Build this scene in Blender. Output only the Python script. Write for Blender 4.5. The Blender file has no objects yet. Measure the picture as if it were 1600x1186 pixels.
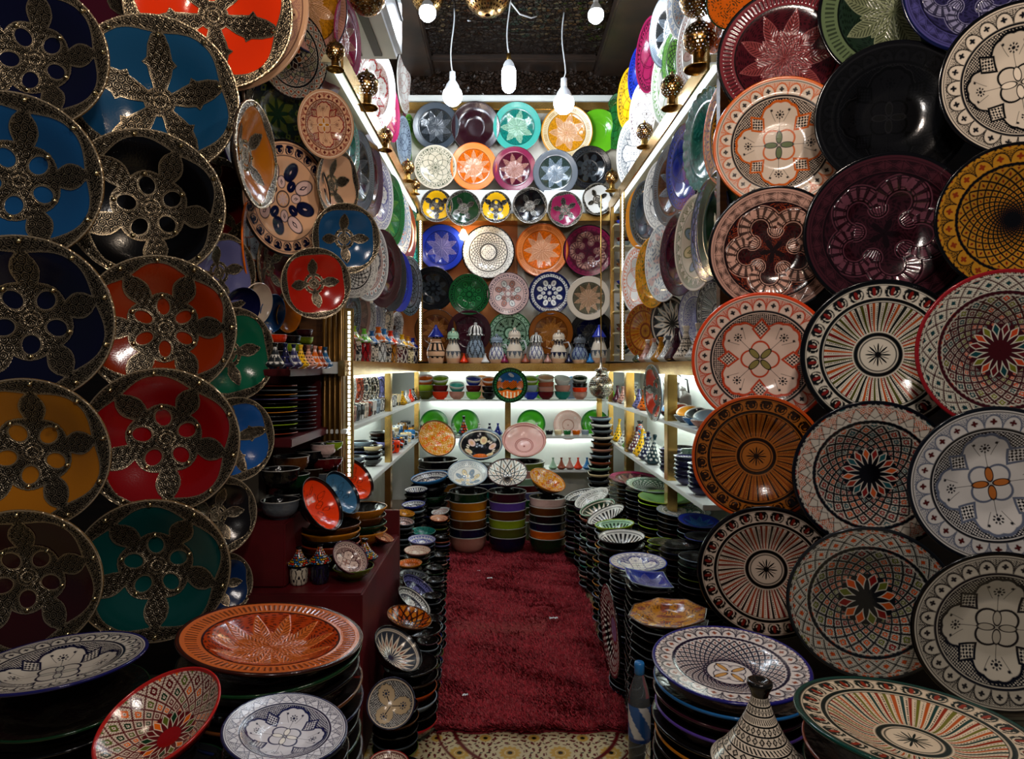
import bpy, math, random, re
import numpy as np
from mathutils import Vector, Matrix

SC = bpy.context.scene
COL = SC.collection
TAU = 2*math.pi
random.seed(7)
RNG = np.random.RandomState(5)
F, CX, CY, H = 1000.0, 785.0, 573.0, 1.30      # focal length in px, principal point, eye height (m)

# ------------------------------------------------------------------ camera
cam = bpy.data.cameras.new('camera')
cam.sensor_width = 36.0
cam.lens = 36.0*F/1600
cam.shift_x = (800-CX)/1600
cam.shift_y = -(593-CY)/1600
cam.clip_start = 0.05
camo = bpy.data.objects.new('camera', cam)
camo.location = (0, 0, H)
camo.rotation_euler = (math.pi/2, 0, 0)
COL.objects.link(camo)
SC.camera = camo
# ------------------------------------------------------------------ world + exposure
w = bpy.data.worlds.new('night_street')
SC.world = w
w.use_nodes = True
w.node_tree.nodes['Background'].inputs[0].default_value = (0.80, 0.85, 1.0, 1)
w.node_tree.nodes['Background'].inputs[1].default_value = 0.035
SC.view_settings.view_transform = 'Standard'
SC.view_settings.look = 'None'
SC.view_settings.gamma = 1.0
SC.view_settings.exposure = 0.2
SC.view_settings.use_curve_mapping = False
try:
    SC.cycles.max_bounces = 6
    SC.cycles.diffuse_bounces = 3
    SC.cycles.glossy_bounces = 3
    SC.cycles.sample_clamp_indirect = 3.0
    SC.cycles.caustics_reflective = False
    SC.cycles.caustics_refractive = False
    SC.cycles.use_denoising = True
except Exception:
    pass
# ------------------------------------------------------------------ lamps outside the doorway and room fill lamps
def lamp(name, loc, power, col, size=0.08, kind='POINT', target=None, angle=60, label=None):
    l = bpy.data.lights.new(name, kind)
    l.energy = power
    l.color = col
    if kind == 'AREA':
        l.shape = 'DISK'; l.size = size
    else:
        l.shadow_soft_size = size
    if kind == 'SPOT':
        l.spot_size = math.radians(angle); l.spot_blend = 0.6
    o = bpy.data.objects.new(name, l)
    o.location = loc
    if target is not None:
        o.rotation_euler = (Vector(target)-Vector(loc)).to_track_quat('-Z', 'Y').to_euler()
    COL.objects.link(o)
    return o
WARM = (1.0, 0.80, 0.60)
COOL = (0.86, 0.93, 1.0)
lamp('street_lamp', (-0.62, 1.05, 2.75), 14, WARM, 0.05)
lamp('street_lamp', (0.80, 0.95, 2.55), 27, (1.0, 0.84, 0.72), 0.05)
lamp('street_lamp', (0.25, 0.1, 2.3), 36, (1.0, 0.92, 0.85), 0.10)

# ------------------------------------------------------------------ helpers
def P(px, py, Y):
    return Vector(((px-CX)/F*Y, Y, H-(py-CY)/F*Y))
def lin(hexs):
    if not isinstance(hexs, str):
        return np.array(hexs, dtype=float)
    v = [int(hexs[i:i+2], 16)/255 for i in (0, 2, 4)]
    return np.array([x/12.92 if x <= .04045 else ((x+.055)/1.055)**2.4 for x in v])
C = {k: lin(v) for k, v in dict(
    ivory='e9d9c4', white='eeece6', black='07070a', ink='0c0d12', navy='0b1238', blue='1b2fa0', sky='2f7fc0', blue2='1d5f9c',
    teal='0f6b60', turq='3fa89a', green='1f6b35', lime='8fae1c', lgreen='6fc23a', dgreen='0f3319', olive='55601c',
    orange='e0660c', dorange='a03c08', red='a8121a', dred='5c0c12', vermil='f03808', amber='d08a18', yellow='f0b818', ochre='b8700f',
    brown='5a300f', dbrown='241208', maroon='4c1024', magenta='8c1c48', plum='36121f', purple='5a3fa0', lav='6c6aa0', pink='e09a94',
    rose='b98374', grey='5a6068', dgrey='23282c', terra='9c4a30', gold='c8a04c', cream='f0d9a8', pinkw='e8c4bc', peach='e8b48c',
    steel='8898a8', mint='a8d0b0').items()}
for extra, v in dict(rust='8c3418', crimson='7a0c10', slate='39424c').items():
    C[extra] = lin(v)

def tag(o, label=None, cat=None, group=None, kind=None):
    if label: o['label'] = label
    if cat: o['category'] = cat
    if group: o['group'] = group
    if kind: o['kind'] = kind
    return o
def empty(name, loc, label=None, cat=None, group=None):
    o = bpy.data.objects.new(name, None)
    o.empty_display_size = .05
    COL.objects.link(o); o.location = loc
    return tag(o, label, cat, group)
def link(name, me, mat=None, parent=None, mw=None):
    o = bpy.data.objects.new(name, me)
    COL.objects.link(o)
    if mat is not None and len(me.materials) == 0:
        me.materials.append(mat)
    if parent is not None: o.parent = parent
    if mw is not None: o.matrix_basis = mw
    return o

# ------------------------------------------------------------------ materials
def nodemat(name):
    m = bpy.data.materials.new(name); m.use_nodes = True
    nt = m.node_tree
    return m, nt, nt.nodes['Principled BSDF']
def N(nt, typ, **kw):
    n = nt.nodes.new(typ)
    for k, v in kw.items():
        if k in n.inputs: n.inputs[k].default_value = v
        else: setattr(n, k, v)
    return n
def rgba(c): return (float(c[0]), float(c[1]), float(c[2]), 1)
def mat_painted(name, rough=.14, metal_rough=.34):
    """colour comes from the painted pattern, alpha says where it is metal"""
    m, nt, b = nodemat(name)
    a = N(nt, 'ShaderNodeAttribute'); a.attribute_name = 'Col'
    nt.links.new(a.outputs['Color'], b.inputs['Base Color'])
    nt.links.new(a.outputs['Alpha'], b.inputs['Metallic'])
    mr = N(nt, 'ShaderNodeMapRange'); mr.inputs['To Min'].default_value = rough; mr.inputs['To Max'].default_value = metal_rough
    nt.links.new(a.outputs['Alpha'], mr.inputs['Value'])
    nt.links.new(mr.outputs[0], b.inputs['Roughness'])
    nz = N(nt, 'ShaderNodeTexNoise', Scale=38.0, Detail=2.0)
    tc = N(nt, 'ShaderNodeTexCoord'); nt.links.new(tc.outputs['Object'], nz.inputs['Vector'])
    bp = N(nt, 'ShaderNodeBump', Strength=.05, Distance=.004)
    nt.links.new(nz.outputs[0], bp.inputs['Height']); nt.links.new(bp.outputs[0], b.inputs['Normal'])
    return m
def mat_tint(name):
    """glazed ware: alpha 0 takes the piece's own glaze colour, alpha 1 the painted one"""
    m, nt, b = nodemat(name)
    a = N(nt, 'ShaderNodeAttribute'); a.attribute_name = 'Col'
    oi = N(nt, 'ShaderNodeObjectInfo')
    mx = N(nt, 'ShaderNodeMix', data_type='RGBA')
    nt.links.new(a.outputs['Alpha'], mx.inputs['Factor'])
    nt.links.new(oi.outputs['Color'], mx.inputs['A']); nt.links.new(a.outputs['Color'], mx.inputs['B'])
    nt.links.new(mx.outputs['Result'], b.inputs['Base Color'])
    b.inputs['Roughness'].default_value = .15
    nz = N(nt, 'ShaderNodeTexNoise', Scale=5.0, Detail=2.0)
    tc = N(nt, 'ShaderNodeTexCoord'); nt.links.new(tc.outputs['Object'], nz.inputs['Vector'])
    bp = N(nt, 'ShaderNodeBump', Strength=.12, Distance=.02)
    nt.links.new(nz.outputs[0], bp.inputs['Height']); nt.links.new(bp.outputs[0], b.inputs['Normal'])
    return m
def mat_plain(name, c, rough=.5, metal=0, c2=None, scale=12, bump=.1, emit=0, stretch=None):
    m, nt, b = nodemat(name)
    tc = N(nt, 'ShaderNodeTexCoord')
    nz = N(nt, 'ShaderNodeTexNoise', Scale=float(scale), Detail=5.0)
    if stretch:
        mp = N(nt, 'ShaderNodeMapping'); mp.inputs['Scale'].default_value = stretch
        nt.links.new(tc.outputs['Object'], mp.inputs['Vector']); nt.links.new(mp.outputs[0], nz.inputs['Vector'])
    else:
        nt.links.new(tc.outputs['Object'], nz.inputs['Vector'])
    c2 = c*.7 if c2 is None else c2
    mx = N(nt, 'ShaderNodeMix', data_type='RGBA')
    mx.inputs['A'].default_value = rgba(c2); mx.inputs['B'].default_value = rgba(c)
    cr = N(nt, 'ShaderNodeMapRange'); cr.inputs['From Min'].default_value = .35; cr.inputs['From Max'].default_value = .62
    nt.links.new(nz.outputs[0], cr.inputs['Value']); nt.links.new(cr.outputs[0], mx.inputs['Factor'])
    nt.links.new(mx.outputs['Result'], b.inputs['Base Color'])
    b.inputs['Roughness'].default_value = rough; b.inputs['Metallic'].default_value = metal
    if bump:
        bp = N(nt, 'ShaderNodeBump', Strength=bump, Distance=.01)
        nt.links.new(nz.outputs[0], bp.inputs['Height']); nt.links.new(bp.outputs[0], b.inputs['Normal'])
    if emit:
        b.inputs['Emission Color'].default_value = rgba(c); b.inputs['Emission Strength'].default_value = emit
    return m
def mat_emit(name, c, s):
    m, nt, b = nodemat(name)
    b.inputs['Base Color'].default_value = rgba(c)
    b.inputs['Emission Color'].default_value = rgba(c); b.inputs['Emission Strength'].default_value = s
    return m
M = {}
M['paint'] = mat_painted('painted_glaze')
M['tint'] = mat_tint('solid_glaze')
M['brass'] = mat_plain('brushed_brass', lin('c9a25a'), .28, 1.0, lin('9a7430'), 14, .04, stretch=(1, 1, 20))
M['goldtrim'] = mat_plain('gold_anodised_trim', lin('d9b36a'), .24, .9, lin('b98d42'), 6, .03)
M['white'] = mat_plain('white_laminate', lin('e6e8e4'), .35, 0, lin('d8dcd8'), 3, .02)
M['plaster'] = mat_plain('plaster_wall', lin('d9d3c6'), .7, 0, lin('c0b6a4'), 5, .08)
M['orangewall'] = mat_plain('tan_stained_wall', lin('c87a3c'), .6, 0, lin('a85c28'), 4, .06)
M['redboard'] = mat_plain('dark_red_painted_board', lin('5e0f16'), .42, 0, lin('430a10'), 5, .05)
M['woodd'] = mat_plain('dark_wood', lin('2a1a0e'), .5, 0, lin('150c06'), 6, .15, stretch=(1, 1, 9))
M['woodm'] = mat_plain('brown_wood', lin('6b4420'), .5, 0, lin('432810'), 6, .12, stretch=(1, 1, 9))
M['bulb'] = mat_emit('lit_bulb', lin('dfeeff'), 26.0)
M['ledstrip'] = mat_emit('lit_led', lin('e4f2ff'), 11.0)
M['tube'] = mat_emit('lit_tube', lin('f0fbf4'), 13.0)
M['ledgeled'] = mat_emit('lit_ledge_led', lin('e8f4ff'), 1.5)
M['warmbulb'] = mat_emit('lit_warm_bulb', lin('ffd9a0'), 60.0)
M['plastic'] = mat_plain('white_plastic', lin('e4e8ec'), .3, 0, lin('d4dae0'), 3, .02)
M['darkplastic'] = mat_plain('dark_plastic', lin('15181c'), .4, 0, None, 3, .02)
M['lantern'] = mat_plain('aged_brass', lin('b08d58'), .25, 1.0, lin('5a4020'), 30, .12)
M['silver'] = mat_plain('aged_silver', lin('b8b0a0'), .25, 1.0, lin('55504a'), 40, .15)
M['stud'] = mat_plain('polished_stud', lin('d8c8a0'), .2, 1.0, lin('8a7850'), 20, .03)

# ------------------------------------------------------------------ meshes
def grid_mesh(name, verts, nu, nv, closed=True, cols=None, alpha=None, keep=None, flip=False, smooth=True):
    """verts: (nu*nv,3), nu rings of nv; closed in v.  keep: optional bool per face"""
    me = bpy.data.meshes.new(name)
    vv = nv if closed else nv-1
    i, j = np.meshgrid(np.arange(nu-1), np.arange(vv), indexing='ij')
    j2 = (j+1) % nv
    q = np.stack([i*nv+j, (i+1)*nv+j, (i+1)*nv+j2, i*nv+j2], -1).reshape(-1, 4)
    if flip: q = q[:, ::-1]
    if keep is not None:
        q = q[keep]
        used = np.unique(q)
        remap = np.full(len(verts), -1); remap[used] = np.arange(len(used))
        q = remap[q]; verts = verts[used]
        if cols is not None: cols = cols[used]
        if alpha is not None: alpha = alpha[used]
    me.vertices.add(len(verts)); me.vertices.foreach_set('co', np.ascontiguousarray(verts, dtype=np.float32).ravel())
    me.loops.add(q.size); me.loops.foreach_set('vertex_index', q.astype(np.int32).ravel())
    me.polygons.add(len(q)); me.polygons.foreach_set('loop_start', (np.arange(len(q))*4).astype(np.int32))
    try: me.polygons.foreach_set('loop_total', np.full(len(q), 4, dtype=np.int32))
    except Exception: pass
    if smooth: me.polygons.foreach_set('use_smooth', np.ones(len(q), dtype=bool))
    if cols is not None:
        a = me.color_attributes.new('Col', 'FLOAT_COLOR', 'POINT')
        al = np.ones(len(verts)) if alpha is None else alpha
        a.data.foreach_set('color', np.concatenate([cols, al[:, None]], 1).astype(np.float32).ravel())
    me.update(calc_edges=True)
    return me
class MB:
    """collects boxes, tubes and lathes into one mesh"""
    def __init__(s): s.v = []; s.f = []; s.sm = []
    def add(s, v, f, sm=False):
        o = len(s.v); s.v += [tuple(x) for x in v]; s.f += [[o+i for i in q] for q in f]; s.sm += [sm]*len(f); return s
    def box(s, x0, x1, y0, y1, z0, z1, bev=0.0):
        if bev <= 0:
            v = [(x, y, z) for x in (x0, x1) for y in (y0, y1) for z in (z0, z1)]
            return s.add(v, [(0, 1, 3, 2), (4, 6, 7, 5), (0, 4, 5, 1), (2, 3, 7, 6), (0, 2, 6, 4), (1, 5, 7, 3)])
        import bmesh
        bm = bmesh.new(); r = bmesh.ops.create_cube(bm, size=1)
        for vv in bm.verts: vv.co = ((x0+x1)/2+vv.co.x*(x1-x0), (y0+y1)/2+vv.co.y*(y1-y0), (z0+z1)/2+vv.co.z*(z1-z0))
        bmesh.ops.bevel(bm, geom=bm.edges[:], offset=bev, segments=2, affect='EDGES')
        bm.verts.index_update()
        s.add([v.co[:] for v in bm.verts], [[v.index for v in f.verts] for f in bm.faces]); bm.free(); return s
    def tube(s, pts, r, n=8):
        pts = [Vector(p) for p in pts]; v = []; f = []
        rr = r if isinstance(r, (list, tuple)) else [r]*len(pts)
        for i, p in enumerate(pts):
            d = (pts[min(i+1, len(pts)-1)]-pts[max(i-1, 0)]).normalized()
            a = d.cross(Vector((0, 0, 1)) if abs(d.z) < .9 else Vector((1, 0, 0))).normalized(); b = d.cross(a)
            for k in range(n):
                t = TAU*k/n; v.append(p+(a*math.cos(t)+b*math.sin(t))*rr[i])
        for i in range(len(pts)-1):
            for k in range(n):
                f.append((i*n+k, i*n+(k+1) % n, (i+1)*n+(k+1) % n, (i+1)*n+k))
        f.append(list(range(n))[::-1]); f.append([(len(pts)-1)*n+k for k in range(n)])
        return s.add(v, f, True)
    def lathe(s, prof, n=24, c=(0, 0, 0)):
        v = []; f = []
        for r, z in prof:
            for k in range(n):
                t = TAU*k/n; v.append((c[0]+r*math.cos(t), c[1]+r*math.sin(t), c[2]+z))
        for i in range(len(prof)-1):
            for k in range(n):
                f.append((i*n+k, i*n+(k+1) % n, (i+1)*n+(k+1) % n, (i+1)*n+k))
        return s.add(v, f, True)
    def mesh(s, name):
        me = bpy.data.meshes.new(name); me.from_pydata(s.v, [], s.f)
        me.polygons.foreach_set('use_smooth', s.sm); me.update(); return me
    def build(s, name, mat, parent=None, loc=None):
        o = link(name, s.mesh(name), mat, parent)
        if loc is not None: o.location = loc
        return o
def struct(name, mb, mat):
    return tag(mb.build(name, mat), kind='structure')
# ------------------------------------------------------------------ painted patterns: r 0..1, t angle -> colour, relief
def aa(d, s=.009): return np.clip(.5-d/s, 0, 1)
def ln(d, wd, s=.007): return np.clip(.5-(np.abs(d)-wd)/s, 0, 1)
def mix(c, col, m):
    m = np.asarray(m, dtype=float)[:, None]
    return c*(1-m)+np.asarray(col)*m
def frac(x): return x-np.floor(x)
def rings(c, r, rs, col, wd=.004):
    for q in rs: c = mix(c, col, ln(r-q, wd))
    return c
def h2(a, b): return frac(np.sin(a*12.9898+b*78.233)*43758.5453)

def border(c, h, r, t, kind, r0, r1, n, bg, lc, mot):
    inb = ((r > r0) & (r < r1))*1.0
    rm = (r0+r1)/2; hh = r1-r0
    u = frac(t*n/TAU)-.5; x = u*TAU/n*rm; y = r-r0; hw = TAU/n*rm/2
    c = mix(c, bg, inb)
    if kind == 'scallop':
        D = (np.sqrt((x/(hw*.97))**2+(y/(hh*.9))**2)-1)*hw
        dots = (np.sin(t*n*7)*np.sin(r*260) > -.1)
        c = mix(c, lc, inb*(D > 0)*dots*.9)
        c = mix(c, lc, inb*ln(D, .007))
        yy = y-hh*.42; rho = np.hypot(x, yy); ph = np.arctan2(x, yy)
        c = mix(c, mot, inb*aa(rho-hw*.38*(.45+.55*np.abs(np.cos(2*ph)))))
    elif kind == 'zig':
        tri = np.abs(u)*2
        c = mix(c, lc, inb*ln((y/hh-tri)*hh*.6, .006))
        c = mix(c, mot, inb*(np.sin(t*n*6)*np.sin(r*200) > .2)*(y/hh > tri))
        c = mix(c, lc, inb*ln((y/hh-.45*(1-tri)-.1)*hh*.7, .004))
    elif kind == 'rib':
        s = np.sin(t*n)
        c = mix(c, lc, inb*(s > .2)*.75); h = h+inb*s*.003
    elif kind == 'spiral':
        rho = np.hypot(x, y-hh*.5); ph = np.arctan2(y-hh*.5, x)
        c = mix(c, lc, inb*aa(rho-hw*.86))
        c = mix(c, bg, inb*(rho < hw*.8)*(np.sin(rho/hw*17+ph) > .35)*(np.sin(ph) < .4))
        c = mix(c, mot, inb*aa(np.hypot(x*2.6, y-hh*.52)-hh*.4))
    elif kind == 'loz':
        d = np.abs(x/hw)+np.abs((y-hh/2)/(hh*.46))-1
        c = mix(c, lc, inb*ln(d*hw*.7, .005))
        c = mix(c, lc, inb*ln(x, .002)*.8); c = mix(c, mot, inb*(d > .25)*.8)
        h = h-inb*ln(d*hw*.7, .006)*.002
    elif kind == 'lattice':
        fa = frac(t*n/TAU+y/hh)-.5; fb = frac(t*n/TAU-y/hh)-.5
        c = mix(c, mot, inb*(np.abs(fa) < .18)*(np.abs(fb) < .18))
        c = mix(c, lc, inb*np.maximum(aa((.5-np.abs(fa))*hw-.007), aa((.5-np.abs(fb))*hw-.007)))
        c = mix(c, lc, inb*(np.sin(t*n*5)*np.sin(r*190) > .45)*.8)
    elif kind == 'mini':
        c = mix(c, lc, inb*((np.sin(t*n)*np.sin((y/hh)*9.4)) > .15))
    return c, h

def florets(c, r, t, k, rad, size, col, off=0, stem=True, petals=8):
    u = frac((t-off)*k/TAU)-.5; a = u*TAU/k
    x = r*np.sin(a); y = r*np.cos(a)-rad
    rho = np.hypot(x, y); ph = np.arctan2(x, y)
    c = mix(c, col, aa(rho-size*.38)); c = mix(c, col, aa(np.abs(rho-size*.8)-size*.22)*(np.cos(ph*petals) > -.1))
    if stem:
        c = mix(c, col, ln(x, .003)*(y < -size)*(y > -rad*.55))
        for sx in (-1, 1):
            xx = x*sx-(y+size)*.55-.05
            c = mix(c, col, ln(xx-.03, .0035)*(x*sx > 0)*(np.abs(y+size*.2) < size*1.4))
            c = mix(c, col, aa(np.hypot(x*sx-.13, y-size*1.0)-.018))
    return c

def p_plain(r, t, a=None, rimline=None, **k):
    c = np.tile(C['ivory'] if a is None else a, (len(r), 1)); h = np.zeros(len(r))
    if rimline is not None: c = rings(c, r, [.72, .93], rimline, .008)
    return c, h
def p_lobes(r, t, bg, line, acc, acc2, dark, k=4, n=24, bk='scallop', rot=0., bmot=None, **kw):
    c = np.tile(bg, (len(r), 1)); h = np.zeros(len(r)); t = t-rot
    c, h = border(c, h, r, t, bk, .755, .935, n, bg, acc, dark if bmot is None else bmot)
    c = mix(c, dark, aa(np.abs(r-.735)-.016)); c = rings(c, r, [.70, .955], line, .006)
    ins = (r < .70)
    sc = .018*np.abs(np.sin(k*3.0*t))
    B = .36+.29*np.abs(np.cos(k*t/2))**.75+sc
    dots = (np.sin(r*np.cos(t)*150)*np.sin(r*np.sin(t)*150) > -.15)
    c = mix(c, dark, ins*(r > B)*dots)
    c = mix(c, acc, ins*ln(r-B, .020)); c = mix(c, line, ins*ln(r-B-.03, .004))
    c = florets(c, r, t, k, .47, .062, dark, off=math.pi/k)
    # squares between the lobes
    u = frac(t*k/TAU)-.5; a = u*TAU/k; x = r*np.sin(a); y = r*np.cos(a)-.47
    kite = np.maximum(np.abs(x)+np.abs(y)*.8-.12, -1)
    chk = (np.sin(x*110)*np.sin(y*110) > 0)
    c = mix(c, bg, aa(kite)); c = mix(c, dark, aa(kite+.02)*chk); c = mix(c, acc, ln(kite, .018))
    B2 = .19+.085*np.abs(np.sin(k*t/2))
    c = mix(c, acc, ln(r-B2, .015))
    u2 = frac((t+math.pi/k)*k/TAU)-.5; a2 = u2*TAU/k; x2 = r*np.sin(a2); y2 = r*np.cos(a2)-.12
    pet = np.sqrt((x2/.045)**2+(y2/.095)**2)-1
    c = mix(c, acc2, aa(pet*.05)); c = mix(c, line, ln(pet*.05, .006))
    return c, h
def p_rays(r, t, bg, dark, pal, n=56, border_kind='spiral', rimc=None, med=.22, **kw):
    c = np.tile(dark, (len(r), 1)); h = np.zeros(len(r))
    c, h = border(c, h, r, t, border_kind, .79, .935, 24, bg*.95, dark, pal[0])
    c = rings(c, r, [.95, .785], bg, .006); c = mix(c, dark, aa(np.abs(r-.755)-.018)); c = rings(c, r, [.728], bg, .006)
    z = (r > med+.10) & (r < .715)
    seg = np.floor(t/TAU*n) % n; u = frac(t/TAU*n)
    ip = (seg % len(pal)).astype(int); cp = np.array(pal)[ip]
    c = mix(c, bg, z*1.0)
    m = z*((u > .12) & (u < .56))
    c = c*(1-m[:, None])+cp*m[:, None]
    c = mix(c, dark, z*(np.abs(u-.78) < .07)*(np.sin(r*230) > -.2))
    c = rings(c, r, [med+.095], bg, .008); c = rings(c, r, [med+.025], bg, .008)
    c = mix(c, bg, aa(r-med))
    a8 = np.abs(np.cos(4*t)); c = mix(c, dark, aa(r-(.03+.13*a8**6))); 
    c = mix(c, dark, aa(r-(.04+.11*np.abs(np.sin(4*t))**30)))
    return c, h
def p_net(r, t, bg, line, pal, n=20, kk=7.5, petals=16, core=None, pin=.13, pout=.36, bk='zig', twist=0., cell='sq', lw=.008, bg2=None, g0=.10, medal=None, **kw):
    core = line if core is None else core
    c = np.tile(bg, (len(r), 1)); h = np.zeros(len(r))
    g = kk*np.log(np.maximum(r, .02)/g0)/2.0*n/20
    fa = t*n/TAU+g+twist*r; fb = t*n/TAU-g+twist*r
    ia, ib = np.floor(fa), np.floor(fb); ua, ub = fa-ia-.5, fb-ib-.5
    wcell = TAU*np.maximum(r, .05)/n*.62
    hid = h2(ia % n, ib % n)
    if cell == 'sq':
        hatch = (np.sin(ua*34)*np.sin(ub*34) > .15)
        c = mix(c, line, hatch*.85)
        ip = np.floor(hid*len(pal)).astype(int) % len(pal); cp = np.array(pal)[ip]
        m = ((np.abs(ua) < .26) & (np.abs(ub) < .26))*1.0
        c = c*(1-m[:, None])+cp*m[:, None]
        m = ((np.abs(ua) < .11) & (np.abs(ub) < .11)); c = mix(c, bg, m*1.)
        c = mix(c, line, ((np.abs(ua) < .05) & (np.abs(ub) < .05))*1.)
    elif cell == 'dot':
        x = (ua+ub); y = (ua-ub)
        c = mix(c, pal[0], aa((np.hypot(ua, ub)-.13)*.2)); c = mix(c, pal[0], (np.abs(y) < .05)*(np.abs(x) < .45)*1.)
    elif cell == 'flower':
        x = ua+ub; y = ua-ub
        c = mix(c, pal[0], (np.abs(x)*1.9+np.abs(y)*.9 < .42)*1.); c = mix(c, line, (np.abs(x)*5+np.abs(y)*1.2 < .3)*1.)
    c = mix(c, line, np.maximum(aa((.5-np.abs(ua))*wcell-lw*1.35), aa((.5-np.abs(ub))*wcell-lw*1.35)))
    if medal is not None:
        c = mix(c, bg, aa(r-.30)); c = rings(c, r, [.30, .335], line, .012)
        k = 4; B = .17+.07*np.abs(np.cos(k*t/2))
        c = mix(c, line, ln(r-B, .008)); c = florets(c, r, t, k, .15, .03, medal, stem=False)
        u2 = frac((t+math.pi/k)*k/TAU)-.5; a2 = u2*TAU/k; x2 = r*np.sin(a2); y2 = r*np.cos(a2)-.15
        pet = np.sqrt((x2/.035)**2+(y2/.11)**2)-1
        c = mix(c, pal[-1], aa(pet*.05)); c = mix(c, line, ln(pet*.05, .006))
    elif petals:
        c = mix(c, line, (r < pout*.96)*1.0*aa(r-pout*(.70+.3*np.abs(np.cos(petals*t/2)))))
        u = frac(t*petals/TAU)-.5; seg = np.floor(t*petals/TAU) % petals
        s = (r-pin)/(pout-pin); wd = np.where(s < .62, s/.62, (1-s)/.38)*.44
        inside = (s > 0) & (s < 1)
        d = (np.abs(u)-wd)*TAU/petals*np.maximum(r, .05)
        cp = np.array(pal)[(seg % len(pal)).astype(int)]
        m = inside*aa(d+.012); c = mix(c, bg, inside*aa(d)); c = c*(1-m[:, None])+cp*m[:, None]
        c = mix(c, core, aa(r-pin))
    if bk:
        inner = r > .755
        cb, h = border(c, h, r, t, bk, .765, .935, kw.get('bn', 24), bg, line, pal[0])
        c = np.where(inner[:, None], cb, c)
        c = mix(c, line, aa(np.abs(r-.735)-.02)); c = rings(c, r, [.70, .955, .765], bg, .005)
    return c, h
def p_star(r, t, base, leaf, rimc, n=8, dark=None, bk='rib', out=.70, **kw):
    dark = base*.45 if dark is None else dark
    c = np.tile(base, (len(r), 1)); h = np.zeros(len(r))
    tex = (np.sin(r*90+3*np.sin(5*t))*np.sin(t*31+6*np.sin(r*20)) > .3)
    c = mix(c, dark, tex*.8*(r < .74)); 
    for off, sc, o2 in ((.5, .62, .62), (0., 1., 1.)):
        u = frac(t*n/TAU+off)-.5; a = u*TAU/n; x = r*np.sin(a); y = r*np.cos(a)
        s = np.clip(y/(out*o2), 0, 1)
        wd = .118*sc*(8/n)**.9*np.sin(np.pi*np.clip(s, 0, 1)**1.2)
        d = np.abs(x)-wd; ins = (y > 0)*(y < out*o2)
        chev = .5+.5*np.sin((y*1.0-np.abs(x)*1.1)*115)
        lc = leaf*.72+base*.2
        m = ins*aa(d)
        c = mix(c, lc*(.75 if off else 1.), m)
        c = mix(c, dark, m*(chev > .62)*(np.abs(x) > .008)*.75)
        c = mix(c, np.minimum(leaf*1.15+.03, 1), ins*ln(d, .0055)*.75)
        h = h+m*.008*sc-m*(chev > .62)*.0035
    c = mix(c, dark, aa(r-.13)*.4*(np.sin(16*t) > 0)); h = h+aa(r-.13)*.004*np.sin(16*t)
    rim = r > .76
    if bk:
        cb, hb = border(c, h, r, t, bk, .80, .93, 90 if bk in ('rib', 'mini') else 26, rimc, dark, dark)
        cb = mix(cb, rimc, (rim & ((r < .80) | (r > .93)))*1.)
        c = np.where(rim[:, None], cb, c); h = np.where(rim, hb, h)
    c = rings(c, r, [.75], dark*.5, .012)
    return c, h
def p_serp(r, t, base, band, rimc, dark, acc=None, k=5, **kw):
    c = np.tile(base, (len(r), 1)); h = np.zeros(len(r))
    tex = np.sin(r*60+2*np.sin(9*t))*np.sin(t*23+4*np.sin(r*25))
    c = mix(c, dark, (tex > .1)*.8)
    if acc is not None:
        for i, a in enumerate(acc): c = mix(c, a, (tex < -.45+.25*i)*(tex > -.75+.25*i)*(np.sin(k*t+i*2) > 0)*.9)
    u0 = frac(t*k/TAU)-.5; a0 = u0*TAU/k; x0 = r*np.sin(a0); y0 = r*np.cos(a0)-.42; rl = math.sin(math.pi/k)*.42
    hl = np.hypot(x0, y0); d1 = np.where(y0 > -.10, np.abs(hl-rl)-.085, 1.)
    u1 = frac(t*k/TAU+.5)-.5; a1 = u1*TAU/k; y1 = r*np.cos(a1)-.34; d2 = np.where(y1 < .02, np.abs(np.hypot(r*np.sin(a1), y1)-.02)-.085, 1.)
    d = np.minimum(d1, d2); rc = r*0+.43
    m = (r < .74)*aa(d)
    c = mix(c, band, m)
    tick = np.where(d1 < d2, np.sin(np.arctan2(x0, y0)*15), np.sin(t*60))
    c = mix(c, dark, m*(tick > .25)*(np.abs(d+.03) > .006)*.9)
    c = mix(c, dark, m*ln(d+.03, .006))
    c = mix(c, dark, ln(d, .006)*(r < .75)); c = mix(c, band, ln(d-.02, .005)*(r < .75))
    h = h+m*.007+m*tick*.002
    u = frac(t*k/TAU+.0)-.5; a = u*TAU/k; x = r*np.sin(a); y = r*np.cos(a)
    leaf = (y > .60)*(y < .74)*aa(np.abs(x)-.045*np.sin(np.pi*np.clip((y-.56)/.2, 0, 1)))
    c = mix(c, band, leaf)
    c = mix(c, dark, aa(r-.20*(.62+.38*np.cos(k*t+math.pi))))
    cb, hb = border(c, h, r, t, 'loz', .79, .92, 26, rimc, dark, dark*1.3)
    rim = r > .77
    cb = mix(cb, rimc, (rim & ((r < .79) | (r > .92)))*1.)
    c = np.where(rim[:, None], cb, c); h = np.where(rim, hb, h)
    c = rings(c, r, [.765], dark, .014); c = rings(c, r, [.945], dark, .004)
    return c, h
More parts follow.
